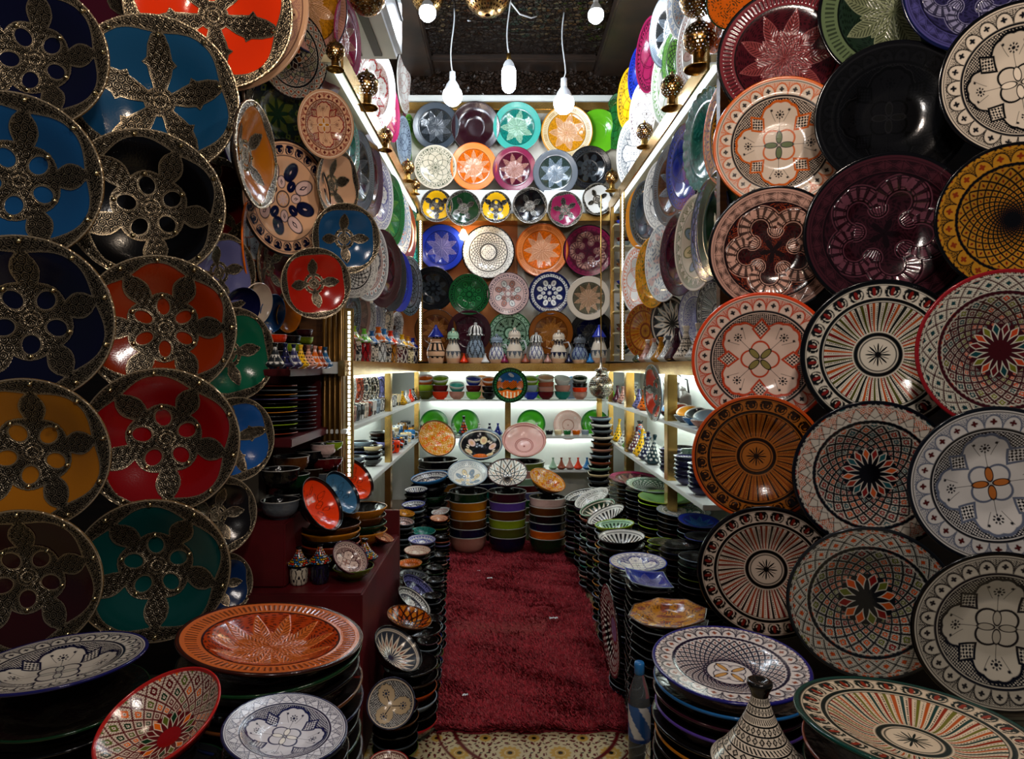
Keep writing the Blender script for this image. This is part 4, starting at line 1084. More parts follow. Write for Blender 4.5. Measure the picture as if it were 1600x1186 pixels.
# back wall
def bw(px, py, a, label, pat, kw, rim, Y=4.96, metal=None, group='plates on the back wall', form='plate', spin=0.):
    return facade(px, py, a, Y, 0, 8, label, pat, kw, rim, metal, spin, group, form, name='hanging_plate')
ST = lambda b, l, r, n=8: dict(base=b, leaf=l, rimc=r, n=n)
bw(935, 205, 33, 'bright green plain plate at the right end of the top row on the back wall', 'plain', dict(a=lin('6ac020')), lin('6ac020'), 5.02)
bw(681, 197, 36, 'charcoal star plate at the left end of the top row on the back wall', 'star', ST(C['dgrey'], C['grey'], C['slate']), C['dgrey'])
bw(743, 198, 38, 'plain dark aubergine plate in the top row under the left bulb', 'plain', dict(a=lin('280c14')), lin('200a10'))
bw(808, 198, 37, 'turquoise star plate under the central lamp', 'star', ST(C['teal']*1.2, C['mint'], C['turq'], 7), C['turq'])
bw(886, 206, 40, 'yellow ochre star plate under the right bulb', 'star', ST(C['amber'], C['peach'], C['cream']*.8, 7), C['amber'])
bw(680, 261, 33, 'ivory plate with green interlaced petals', 'petals', dict(bg=lin('d8ccb4'), line=C['dgreen'], n=8), C['ivory'], 4.90)
bw(740, 260, 36, 'orange star plate in the second row on the back wall', 'star', ST(C['orange'], C['peach'], lin('d88438'), 10), C['orange'], 4.90)
bw(804, 264, 34, 'wine star plate in the second row on the back wall', 'star', ST(C['maroon'], C['rose'], C['magenta']*.7, 9), C['maroon'], 4.90)
bw(868, 270, 35, 'grey green star plate in the second row on the back wall', 'star', ST(lin('2c3a36'), C['steel'], C['grey'], 8), C['slate'], 4.90)
bw(922, 262, 33, 'black flowered plate at the right of the second row', 'flower', dict(bg=K, line=C['dgrey'], pet=C['dgrey'], acc=None), K, 4.91)
for px, py, a, cc, nm, kd, n in [(682, 321, 25, C['yellow'], 'yellow plate with silver mount at the left end', 'flower', 3), (724, 325, 27, C['dgreen'], 'dark green plate with silver butterfly mount', 'leaf', 4), (775, 323, 24, C['yellow'], 'yellow plate with silver mount between green and black plates', 'flower', 3),
                                 (828, 321, 27, K, 'black plate with silver butterfly mount', 'leaf', 4), (883, 327, 27, C['magenta'], 'wine plate with silver five petal mount', 'leaf', 5), (934, 311, 24, C['white'], 'white plate with dark four petal mount at the right end', 'leaf', 4)]:
    bw(px, py, a, nm+' of the white ledge', 'plain', dict(a=cc), C['steel'], 4.84, MG(kd, n, .5, .8), 'small metal-mounted plates on the white ledge', 'dish')
bw(690, 387, 36, 'royal blue star plate left of the warm spotlight', 'star', ST(C['blue']*.7, C['lav'], C['blue'], 8), NV)
bw(763, 394, 41, 'large black and white netted plate in the centre of the back wall', 'net', dict(bg=C['white'], line=K, pal=[C['white']], n=24, petals=0, cell='flower', bk='zig', medal=K), K)
bw(847, 391, 41, 'orange star plate below the white ledge', 'star', ST(C['orange'], C['peach'], lin('e08040'), 9), lin('b04c10'))
bw(920, 392, 40, 'plum plate with serpentine relief at the right of the back wall', 'serp', dict(base=C['maroon'], band=C['rose']*.8, rimc=C['magenta']*.7, dark=C['plum']), K)
bw(676, 451, 34, 'black flowered plate at the left below the royal blue plate', 'flower', dict(bg=K, line=C['dgrey']*.6, pet=C['dgrey'], acc=None), K, 4.92)
bw(733, 460, 32, 'dark green flowered plate below the large netted plate', 'flower', dict(bg=C['green']*.6, line=K, pet=C['green'], acc=None), C['dgreen'], 4.92)
bw(794, 459, 33, 'cream plate with pink and navy flowers', 'flower', dict(bg=C['pinkw'], line=NV, pet=C['white'], acc=C['rose']), C['plum'], 4.92)
bw(859, 458, 33, 'navy plate with white blossoms', 'flower', dict(bg=C['navy']*2.2, line=NV, pet=C['white'], acc=None, pb=C['white']), NV, 4.92)
bw(920, 466, 34, 'brown and grey plate carved with a daisy', 'star', ST(lin('6a6450'), C['peach'], C['ivory'], 10), C['ivory']*.8, 4.92)
bw(681, 516, 33, 'brown carved plate behind the blue lidded jar', 'star', ST(lin('6a3a10'), lin('b07030'), lin('6a3a10'), 10), C['dbrown'], 4.96)
bw(733, 519, 34, 'dark plum carved plate behind the tall netted jar', 'star', ST(C['plum'], C['maroon'], C['plum'], 6), C['plum'], 4.96)
bw(797, 521, 34, 'green and white rayed plate behind the central jars', 'rays', dict(bg=C['mint'], dark=C['dgreen'], pal=[C['dgreen'], K], border_kind='zig'), C['green'], 4.97)
bw(861, 520, 35, 'toffee brown plate with leaf carving behind the jars', 'star', ST(lin('7a400c'), lin('c07c30'), lin('8a4a10'), 12), C['dbrown'], 4.96)
bw(925, 521, 35, 'plain black plate behind the right jars', 'star', ST(K, C['dgrey'], K, 6), K, 4.97)
# metal plate hanging edge on at the right shelf, leaning zebra plate
turned(1019, 614, 13, 44, .80, 'red plate with silver mount hanging edge on before the right shelves', 'plain', dict(a=C['vermil']*.6), C['steel'], MG('flower', 4, .4, .8), 'dish', lean=3, px2=45)
turned(952, 984, 12, 68, .375, 'zebra dashed plate leaning upright against the octagonal plates', 'zebra', dict(line=K, bg=C['white'], mid=C['lav']), K, None, 'flat', lean=3, px2=60, name='leaning_plate')
# ================================================================== stacks
ORD = ['topmost', 'second', 'third', 'fourth', 'fifth', 'sixth', 'seventh', 'eighth', 'ninth', 'tenth', 'eleventh', 'twelfth', 'thirteenth', 'fourteenth',
       'fifteenth', 'sixteenth', 'seventeenth', 'eighteenth', 'nineteenth', 'twentieth', 'twenty-first', 'twenty-second', 'twenty-third', 'twenty-fourth',
       'twenty-fifth', 'twenty-sixth', 'twenty-seventh', 'twenty-eighth', 'twenty-ninth', 'thirtieth']
FOOT = dict(plate=.25, dish=.34, flat=.15, bowl=.67, deep=1.0)
_tm = {}
def tint_mesh(form, mode, nt=64, square=0):
    k = (form, mode, nt, square)
    if k not in _tm:
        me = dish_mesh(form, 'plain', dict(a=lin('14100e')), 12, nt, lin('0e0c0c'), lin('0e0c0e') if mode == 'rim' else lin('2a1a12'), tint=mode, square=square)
        me.materials.append(M['tint']); _tm[k] = me
    return _tm[k]
CN = {k: v for k, v in C.items()}
NAMES = dict(lgreen='bright green', dgreen='dark green', dorange='rust orange', vermil='vermilion', dred='dark red', dbrown='dark brown', dgrey='dark grey',
             lav='lavender', pinkw='pale pink', terra='terracotta', turq='turquoise', blue2='mid blue', ink='ink black', plum='plum')
def stack(noun, top, R, form, dz, zb, desc, cols, mode='rim', nt=64, square=0, jit=.012, skip=1, lean=.03, maxn=40, bend=0.0, cat=None):
    """pieces under (and without) the top one, down to zb; top is the rim centre of the top piece"""
    span = top.z-zb-FOOT[form]*R
    n = max(1, round(span/dz)); d = span/n
    grp = '%ss in %s' % (noun.replace('_', ' '), desc)
    out = []
    for i in range(skip, min(n, maxn)+1):
        me = tint_mesh(form, mode, nt, square)
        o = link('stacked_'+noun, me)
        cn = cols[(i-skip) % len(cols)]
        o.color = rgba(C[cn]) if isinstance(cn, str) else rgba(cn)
        c = Vector((top.x+random.uniform(-1, 1)*jit*R*1.3+bend*math.sin(i*.5), top.y+random.uniform(-1, 1)*jit*R*1.3, top.z-d*i))
        if i == n: c.z = zb+FOOT[form]*R*1.0
        nn = Vector((random.uniform(-1, 1)*lean*.5, random.uniform(-1, 1)*lean*.5, 1))
        if i == n: nn = Vector((0, 0, 1))
        put(o, c, nn, R*random.uniform(.975, 1.01), random.random()*6 if not square else random.uniform(-.05, .05)+(0.4 if square == 8 else 0))
        nm = NAMES.get(cn, cn) if isinstance(cn, str) else 'dark'
        nm = {'ink': 'inky'}.get(nm, nm)
        piece = noun.replace('_', ' ')
        where = desc.replace('the stack ', '', 1).replace('the pile ', '', 1) if desc.startswith(('the stack under', 'the pile under')) else 'in '+desc
        l = '%s%s %s, %s %s' % (nm, ' rimmed' if mode == 'rim' else '', piece, (ORD[i]+' down') if i else 'topmost', where)
        tag(o, l, cat or noun.split('_')[-1], grp)
        out.append(o)
    return out
def top_piece(name, cat, px, py, a, b, rot, Y, form, pat, kw, rim, label, back=None, square=0, group=None, spin=0., s=1, R=None, dens=None):
    c = P(px, py, Y); n = disc_normal(c, a, b, rot, s)
    R = a*Y/F if R is None else R
    return plate(name, label, cat, group, c, n, R, form, pat, kw, rim, back, a if dens is None else dens, square=square, spin=spin), c, R
DARKS = ['black', 'dgrey', 'ink', 'dgreen', 'black', 'navy', 'dbrown', 'slate', 'black', 'plum', 'steel', 'dgreen', 'black', 'olive', 'grey', 'ink']
def mixc(k): return DARKS[k:]+DARKS[:k]
BB = dict(bg=C['white'], line=NV, acc=NV, acc2=C['sky'], dark=NV)

# ---- big stacks at the front left
o, c, R = top_piece('serving_platter', 'plate', 427, 990, 137, 51, 0, 1.46, 'plate', 'star', dict(base=lin('a8380c'), leaf=lin('d8702c'), rimc=lin('c8642c'), dark=lin('3a1004'), n=11), lin('301008'), 'large flat orange carved platter topping the tall dark stack', spin=.2)
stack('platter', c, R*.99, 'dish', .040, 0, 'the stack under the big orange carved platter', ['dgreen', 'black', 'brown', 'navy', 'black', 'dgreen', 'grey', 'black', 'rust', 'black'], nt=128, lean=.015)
o, c, R = top_piece('serving_platter', 'plate', 92, 1030, 122, 36, 13, 1.36, 'plate', 'lobes', dict(bg=lin('c8c0b4'), line=NV, acc=lin('0c1030'), acc2=lin('b8b4a8'), dark=lin('0c1028'), n=28), lin('1c1c5c'), 'tilted white and navy platter at the lower left edge', spin=.5)
c2 = c+Vector((0, .02, -.055))
stack('platter', c2, R*.98, 'dish', .036, 0, 'the left edge stack under the white and navy platter', ['dgreen', 'black', 'magenta', 'black', 'blue2', 'lav', 'dbrown', 'ochre', 'black', 'turq', 'black', 'steel'], nt=128, lean=.05)
o, c, R = top_piece('tilted_bowl', 'bowl', 247, 1119, 92, 57, 38, 1.13, 'bowl', 'net', dict(bg=C['ivory'], line=lin('5c1014'), pal=[C['dgreen'], C['olive'], C['orange'], C['dred']], n=20, petals=16, core=lin('8a0c10'), pin=.2, pout=.48, bk=None, kk=6), lin('b0201c'), 'red rimmed bowl with petal and diamond pattern tilted forward at lower left', back=K)
stack('bowl', c+Vector((-.01, .06, -.095)), R*.95, 'bowl', .042, 0, 'the stack behind the tilted red rimmed bowl', mixc(3), nt=96)
o, c, R = top_piece('serving_plate', 'plate', 447, 1136, 94, 51, 0, 1.10, 'plate', 'lobes', dict(bg=lin('d4d4dc'), line=NV, acc=lin('141a4c'), acc2=C['white'], dark=lin('10143c'), n=20, bk='zig'), lin('10143c'), 'white and navy lobed plate at the bottom left, in front of the orange platter')
stack('plate', c, R, 'plate', .022, .0, 'the stack under the white and navy lobed plate', mixc(1), nt=96, maxn=14)
# support for the short stacks cut by the frame is the floor; the pieces run down to it
# ---- column of bowls along the carpet, left
LS = [
 (671, 744, 29, 8, 9, 4.50, 'lobes', BB, 'sky', 'tilted sky blue patterned bowl left of the back stacks', 'bowl', .06, mixc(2), 'all'),
 (650, 764, 18, 5, 3, 4.30, 'tri', dict(bg=C['white'], line=NV), 'navy', 'small navy striped bowl left of the carpet near the gilt post', 'bowl', .035, ['ink', 'navy', 'black'], 'rim'),
 (646, 787, 18, 5, 5, 4.05, 'lobes', BB, 'blue', 'small cobalt bowl below the navy striped one', 'bowl', .035, ['steel', 'black', 'ink', 'grey'], 'rim'),
 (633, 801, 15, 5, -6, 3.90, 'mottle', dict(base=C['amber'], c2=C['ochre'], c3=C['dbrown']), 'ochre', 'small amber bowl behind the end of the red plinth', 'bowl', .03, ['olive', 'black'], 'rim'),
 (631, 814, 16, 6, -5, 3.72, 'lobes', dict(bg=C['pinkw'], line=K, acc=K, acc2=C['rose'], dark=K), 'grey', 'pinkish white bowl behind the end of the red plinth', 'bowl', .03, ['grey', 'black', 'steel'], 'rim'),
 (688, 798, 14, 5, 12, 4.35, 'lobes', dict(bg=C['white'], line=K, acc=C['rose'], acc2=K, dark=C['rose']), 'white', 'small tilted white bowl by the left back stack', 'bowl', .03, ['rose', 'ochre', 'black'], 'rim'),
 (686, 809, 14, 5, 0, 4.10, 'lobes', dict(bg=C['peach'], line=K, acc=C['rose'], acc2=K, dark=C['terra']), 'terra', 'small peach bowl by the left back stack', 'bowl', .03, ['dbrown', 'olive', 'black'], 'rim'),
 (661, 829, 19, 6, 0, 3.80, 'star', dict(base=C['teal'], leaf=C['turq'], rimc=C['teal']), 'teal', 'teal carved bowl along the left of the carpet', 'bowl', .03, mixc(4), 'rim'),
 (659, 842, 21, 7, 0, 3.56, 'lobes', dict(bg=C['white'], line=C['blue'], acc=C['blue'], acc2=C['blue'], dark=C['blue']), 'lav', 'blue and white bowl along the left of the carpet', 'bowl', .03, mixc(5), 'rim'),
 (652, 859, 20, 7, 0, 3.36, 'petals', dict(bg=C['ivory'], line=C['rose'], n=6), 'rose', 'ivory and rose bowl along the left of the carpet', 'bowl', .03, mixc(2), 'rim'),
 (640, 879, 19, 6, 3, 3.16, 'net', dict(bg=C['orange'], line=C['brown'], pal=[C['peach']], petals=0), 'ochre', 'small orange netted bowl beside the red plinth', 'bowl', .03, mixc(6), 'rim'),
 (645, 897, 22, 7, -4, 2.98, 'tri', dict(bg=C['grey'], line=K), 'dgrey', 'grey striped bowl beside the red plinth', 'bowl', .03, mixc(1), 'rim'),
 (655, 917, 30, 12, -36, 2.82, 'lobes', dict(bg=C['lav'], line=K, acc=NV, acc2=C['white'], dark=NV), 'black', 'steeply tilted blue lavender bowl, upper of the two by the plinth', 'bowl', .035, mixc(3), 'rim'),
 (648, 938, 31, 12, -38, 2.66, 'lobes', dict(bg=C['white'], line=K, acc=K, acc2=C['white'], dark=NV), 'black', 'steeply tilted white and black bowl, lower of the two by the plinth', 'bowl', .035, mixc(8), 'rim'),
 (640, 963, 35, 16, -12, 2.44, 'net', dict(bg=C['orange'], line=lin('2a1206'), pal=[C['amber'], C['dorange']], n=14, kk=5, petals=0, bk=None, lw=.02), 'brown', 'amber netted bowl beside the lower part of the red plinth', 'bowl', .042, ['dbrown', 'rust', 'black', 'dgreen', 'ink', 'rust'], 'rim'),
 (623, 1012, 43, 24, -38, 2.22, 'bowlstar', dict(bg=C['grey']*.6, line=NV, acc=C['terra']*.7, n=18), 'black', 'grey bowl with big pointed star rays tilted in the left column', 'bowl', .038, ['black', 'dbrown', 'dorange', 'steel', 'black', 'red', 'black', 'slate'], 'rim'),
 (611, 1098, 37, 36, 0, 2.02, 'trefoil', dict(bg=lin('d0b894'), line=lin('0c1024'), acc=lin('1c3050')), 'navy', 'navy bowl facing out with three cream petals, bottom of the left column', 'bowl', .036, ['ink', 'brown', 'black', 'slate', 'olive'], 'rim'),
 (608, 1190, 30, 16, 0, 1.80, 'lobes', dict(bg=C['ivory'], line=C['dred'], acc=C['dred'], acc2=K, dark=C['dred']), 'red', 'red rimmed bowl just showing at the bottom edge, left of the tiles', 'bowl', .036, ['black', 'ink'], 'rim'),
]
for (px, py, a, b, rot, Y, pat, kw, rim, label, noun, dz, cols, mode) in LS:
    o, c, R = top_piece('small_bowl' if a < 28 else 'display_bowl', 'bowl', px, py, a, b, rot, Y, 'bowl', pat, kw, C[rim], label, back=lin('1a1410'), group='bowls left of the carpet')
    tl = b/a > .42 or abs(rot) > 20
    short = re.split(r' (?:left|right|along|beside|below|behind|near|by|at|lying|tilted in|facing|just|peeping)\b', label.split(',')[0])[0]
    c2 = c+(Vector((.03 if px > 600 else 0, .05, -R*.25)) if tl else Vector((0, 0, 0)))
    if px in (611,): c2 = c+Vector((.0, .085, -.02)); 
    if px in (623,): c2 = c+Vector((.035, .03, -.03))
    stack('bowl', c2, R, 'bowl', dz, 0, 'the stack under the '+short, cols, mode, nt=64 if a > 25 else 48)
# second row of small stacks nearer the carpet
for i, (px, py, a, Y, cc) in enumerate([(690, 838, 13, 4.0, ['black', 'terra', 'lav', 'black']), (686, 866, 13, 3.6, ['ink', 'black', 'rose', 'dgreen']), (680, 886, 14, 3.25, mixc(2)), (679, 905, 14, 3.0, mixc(7)),
                                       (674, 930, 15, 2.78, ['black', 'grey', 'ink', 'blue', 'black']), (674, 965, 16, 2.58, ['black', 'steel', 'ink', 'blue']), (668, 1000, 17, 2.38, mixc(9))]):
    c = P(px, py, Y); R = a*Y/F
    stack('bowl', c, R, 'bowl', .024, 0, '%s small stack along the left carpet edge' % ['the first', 'the second', 'the third', 'the fourth', 'the fifth', 'the sixth', 'the last'][i], cc, 'rim', nt=48, skip=0)

# ---- back stacks
def bst(px, py, a, b, rot, Y, form, pat, kw, rim, label, desc, dz, cols, mode='all', R2=None, off=(0, 0, 0), zb=0, dens=None):
    o, c, R = top_piece('display_bowl', 'bowl', px, py, a, b, rot, Y, form, pat, kw, C[rim], label, back=lin('2a1c14'), group='large bowls along the back', dens=max(a, 40))
    R2 = R if R2 is None else R2*Y/F
    stack('large_bowl', c+Vector(off), R2, 'deep', dz, zb, desc, cols, mode, nt=72, cat='bowl')
bst(731, 738, 31, 20, 0, 4.42, 'bowl', 'flower', dict(bg=C['white'], line=C['steel'], pet=C['cream'], acc=C['steel'], bk='lattice'), 'steel', 'white floral bowl tilted forward on the left back stack', 'the left back stack', .062, ['dgreen', 'ochre', 'ochre', 'brown', 'navy', 'rose', 'brown', 'terra'], R2=30, off=(0, .05, -.075))
bst(793, 737, 31, 21, 0, 4.42, 'bowl', 'net', dict(bg=C['white'], line=K, pal=[C['peach'], C['white']], n=12, kk=5, petals=0, bk=None, cell='flower', lw=.014), 'plum', 'white bowl with black diamond petals tilted forward on the middle back stack', 'the middle back stack', .060, ['plum', 'purple', 'brown', 'lime', 'olive', 'navy', 'lav', 'terra', 'olive', 'ochre', 'olive', 'dgreen'], R2=30, off=(0, .05, -.08))
bst(856, 749, 29, 14, -25, 4.42, 'bowl', 'mottle', dict(base=C['amber'], c2=C['orange']*.6, c3=C['ivory']*.7), 'ochre', 'amber bowl tilted sideways on the right back stack', 'the right back stack', .058, ['pinkw', 'brown', 'ink', 'navy', 'orange', 'dgreen', 'black', 'slate', 'black', 'dgrey'], R2=29, off=(0, .03, -.07))
bst(683, 684, 30, 26, -35, 4.76, 'bowl', 'mottle', dict(base=C['amber'], c2=C['orange'], c3=C['cream']), 'brown', 'amber mottled bowl leaning on the far left stack', 'the far left stack at the back', .06, ['black', 'navy', 'ink', 'ochre', 'dgrey', 'terra', 'black'], R2=31, off=(0, .06, -.11))
bst(751, 692, 34, 23, 0, 4.78, 'bowl', 'fruit', dict(base=lin('0a0c14')), 'steel', 'black bowl painted with pale fruit and an orange disc', 'the hidden stack behind the white floral bowl', .06, ['teal', 'black', 'navy'], R2=33, off=(0, .06, -.12))
bst(819, 686, 34, 26, 0, 4.80, 'bowl', 'pinkdot', dict(base=lin('e4b0a8'), c2=lin('a05c58')), 'rose', 'large pale pink bowl leaning forward above the middle stack', 'the hidden stack behind the pink bowl', .055, ['olive', 'rose', 'mint', 'dred', 'lav', 'green'], R2=33, off=(0, .06, -.12))

# tall wavy column of square bowls
c = P(938, 652, 4.72)
stack('square_dish', c, .090, 'bowl', .046, 0, 'the tall wavy column at the back', ['steel', 'white', 'grey', 'ivory', 'brown', 'rose', 'steel', 'terra', 'mint', 'cream', 'slate', 'white', 'grey', 'rose'], 'rim', nt=48, square=4, skip=0, lean=.06, bend=.012, cat='dish')

# ---- right of the carpet
WB = dict(bg=C['white'], line=K, acc=K, acc2=C['white'], dark=K)
RS = [
 (907, 772, 26, 8, 14, 4.15, 'bowl', 'lobes', WB, 'black', 'tilted black and white bowl at the back right of the carpet', .034, mixc(2), 'small_bowl'),
 (924, 777, 28, 11, 25, 3.95, 'bowl', 'flower', dict(bg=C['white'], line=K, pet=C['white'], acc=None), 'white', 'steeply tilted white flowered bowl at the back right of the carpet', .034, mixc(5), 'small_bowl'),
 (933, 792, 28, 10, 18, 3.70, 'bowl', 'bowlstar', dict(bg=C['dgreen'], line=K, acc=C['white'], n=16), 'mint', 'mint rimmed bowl with leaf rays right of the carpet', .034, ['terra', 'grey', 'black', 'mint', 'ink', 'dorange', 'steel'], 'small_bowl'),
 (946, 803, 31, 10, 24, 3.50, 'bowl', 'tri', dict(bg=C['white'], line=K), 'black', 'steeply tilted black and white striped bowl right of the carpet', .034, mixc(7), 'small_bowl'),
 (960, 818, 30, 7, 3, 3.20, 'bowl', 'tri', dict(bg=C['mint'], line=C['dgreen']), 'lime', 'lime rimmed bowl right of the carpet', .034, ['steel', 'black', 'ochre', 'grey', 'black', 'lgreen', 'steel'], 'small_bowl'),
 (971, 837, 36, 11, 0, 2.92, 'bowl', 'tri', dict(bg=C['white'], line=K), 'black', 'black bowl with white rays facing up right of the carpet', .034, ['dgrey', 'black', 'ink', 'slate', 'black', 'grey'], 'display_bowl'),
 (997, 877, 44, 14, -3, 2.56, 'plate', 'lobes', dict(bg=C['white'], line=NV, acc=C['blue']*.6, acc2=C['white'], dark=C['blue']*.6, bk='zig'), 'blue', 'blue and white patterned plate above the square blue dish', .021, ['ink', 'black', 'steel', 'navy', 'black'], 'display_plate'),
 (990, 746, 38, 10, -4, 3.80, 'plate', 'star', dict(base=C['maroon'], leaf=C['rose'], rimc=C['magenta'], n=10), 'plum', 'wine red plate lying flat below the right shelves', .024, mixc(0), 'display_plate'),
 (1018, 757, 40, 12, -6, 3.55, 'plate', 'net', dict(bg=C['mint'], line=C['dgreen'], pal=[C['white']], petals=0, bk='zig'), 'black', 'pale green netted plate lying flat below the right shelves', .024, mixc(3), 'display_plate'),
 (1040, 776, 42, 10, -4, 3.33, 'plate', 'plain', dict(a=lin('8cc070'), rimline=C['green']), 'lime', 'light green plate lying flat below the right shelves', .024, ['lime', 'black', 'dgrey', 'olive', 'ink', 'lime', 'black', 'yellow', 'black'], 'display_plate'),
 (1068, 797, 41, 10, -5, 3.12, 'plate', 'lobes', dict(bg=C['white'], line=C['dgreen'], acc=C['teal'], acc2=C['white'], dark=C['dgreen']), 'steel', 'white and green patterned plate lying flat below the right shelves', .024, mixc(6), 'display_plate'),
 (1092, 813, 32, 11, -8, 2.92, 'plate', 'star', dict(base=C['blue'], leaf=C['sky'], rimc=C['blue']), 'navy', 'cobalt blue plate peeping out behind the brown rayed platter', .024, mixc(9), 'display_plate'),
 (1036, 846, 24, 6, -4, 2.80, 'plate', 'plain', dict(a=lin('2a3008')), 'lime', 'black plate with lime rim in the low stack beside the striped bowl', .024, ['lime', 'yellow', 'black', 'black', 'dgrey', 'lime', 'black'], 'display_plate'),
]
for (px, py, a, b, rot, Y, form, pat, kw, rim, label, dz, cols, nm) in RS:
    o, c, R = top_piece(nm, 'bowl' if form == 'bowl' else 'plate', px, py, a, b, rot, Y, form, pat, kw, C[rim], label, back=lin('1a1410'), group='pieces right of the carpet')
    tl = abs(rot) > 12
    short = re.split(r' (?:left|right|along|beside|below|behind|near|by|at|lying|above|facing|just|peeping|in)\b', label.split(',')[0])[0]
    stack('bowl' if form == 'bowl' else 'plate', c+(Vector((.01, .04, -R*.3)) if tl else Vector((0, 0, 0))), R, form, dz, 0, 'the stack under the '+short, cols, 'rim', nt=64)
for i, (px, py, a, Y, cc) in enumerate([(1062, 850, 30, 2.66, mixc(4)), (1100, 838, 30, 2.72, ['blue', 'black', 'ink', 'dgreen', 'black']), (1095, 870, 34, 2.45, mixc(10)), (905, 812, 20, 4.3, ['olive', 'dbrown', 'black', 'terra']), (925, 850, 20, 3.7, ['grey', 'rose', 'black', 'steel', 'teal']),
                                       (948, 872, 22, 3.2, ['ochre', 'black', 'steel', 'dgreen']), (972, 912, 24, 2.75, ['black', 'grey', 'ochre', 'black'])]):
    c = P(px, py, Y); R = a*Y/F
    stack('dish', c, R, 'plate' if i < 3 else 'bowl', .024 if i < 3 else .03, 0, ['the dark stack behind the square blue dish', 'the stack half hidden by the brown rayed platter', 'the stack behind the amber octagonal plate', 'the far low stack beside the carpet', 'the middle low stack beside the carpet', 'the low stack below the lime rimmed bowl', 'the low stack below the blue and white plate'][i], cc, 'rim', nt=56, skip=0)
# square blue dish and its pile
o, c, R = top_piece('square_dish', 'dish', 1013, 902, 40, 13, -12, 2.36, 'dish', 'star', dict(base=C['blue'], leaf=C['lav'], rimc=C['blue'], n=6), C['steel'], 'square cobalt blue dish with lifted corners right of the carpet', square=4, back=K)
stack('square_dish', c, R, 'dish', .027, 0, 'the pile under the square cobalt blue dish', ['black', 'ink', 'dgrey'], 'rim', nt=64, square=4, cat='dish')
# octagonal amber plates
o, c, R = top_piece('octagonal_plate', 'plate', 1043, 956, 60, 22, 0, 2.08, 'plate', 'mottle', dict(base=lin('b87818'), c2=lin('8a3c10'), c3=lin('4a2008')), lin('3a1c08'), 'octagonal amber plate with dark rim right of the carpet', square=8, spin=.4, back=K)
stack('octagonal_plate', c, R*1.0, 'plate', .027, 0, 'the pile under the octagonal amber plate', ['grey', 'black', 'dgrey', 'slate', 'black'], 'rim', nt=64, square=8, cat='plate', bend=.006)

# ---- front right
o, c, R = top_piece('serving_platter', 'plate', 1140, 1032, 117, 53, -8, 1.50, 'plate', 'net', dict(bg=lin('d8d0cc'), line=lin('0c1030'), pal=[lin('8a4830'), lin('c89858')], n=30, kk=8, petals=0, cell='flower', medal=lin('20204c'), bk='scallop', bn=26), lin('1c1c6c'), 'large white and navy netted platter with blue rim at lower right', spin=.4)
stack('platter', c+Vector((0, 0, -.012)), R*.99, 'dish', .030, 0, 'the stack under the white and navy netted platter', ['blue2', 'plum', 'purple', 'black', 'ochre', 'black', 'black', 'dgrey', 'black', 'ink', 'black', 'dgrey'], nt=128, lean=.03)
o, c, R = top_piece('serving_platter', 'plate', 1426, 1128, 168, 60, -15, 1.12, 'plate', 'rays', dict(bg=lin('d8c4a8'), dark=lin('10201c'), pal=[lin('8a2c18'), lin('1c3c38'), lin('b05020'), lin('6a6824')]), lin('0c3c34'), 'green rimmed platter with red and cream rays tilted at the bottom right', spin=.1)
stack('platter', c+Vector((.02, .02, -.03)), R*.97, 'dish', .036, 0, 'the stack under the green rimmed rayed platter', ['rust', 'dgreen', 'red', 'black', 'black', 'dgrey', 'black'], nt=128, lean=.02)

# ================================================================== lathe painted ware
def painted_lathe(name, prof, nr, nt, fn, parent=None, mat='paint'):
    pr = np.array(prof, dtype=float); seg = np.r_[0, np.cumsum(np.hypot(np.diff(pr[:, 0]), np.diff(pr[:, 1])))]; seg /= seg[-1]
    s = np.linspace(0, 1, nr); rr = np.interp(s, seg, pr[:, 0]); zz = np.interp(s, seg, pr[:, 1])
    tt = np.arange(nt)/nt*TAU
    S, T = np.meshgrid(s, tt, indexing='ij'); RR = np.repeat(rr, nt); ZZ = np.repeat(zz, nt)
    c = fn(S.ravel(), T.ravel(), ZZ)
    v = np.stack([RR*np.cos(T.ravel()), RR*np.sin(T.ravel()), ZZ], 1)
    me = grid_mesh(name, v, nr, nt, True, c, np.zeros(len(RR)), flip=True)
    return link(name, me, M[mat], parent)
def col_of(a): return lambda s, t, z: np.tile(a, (len(s), 1))
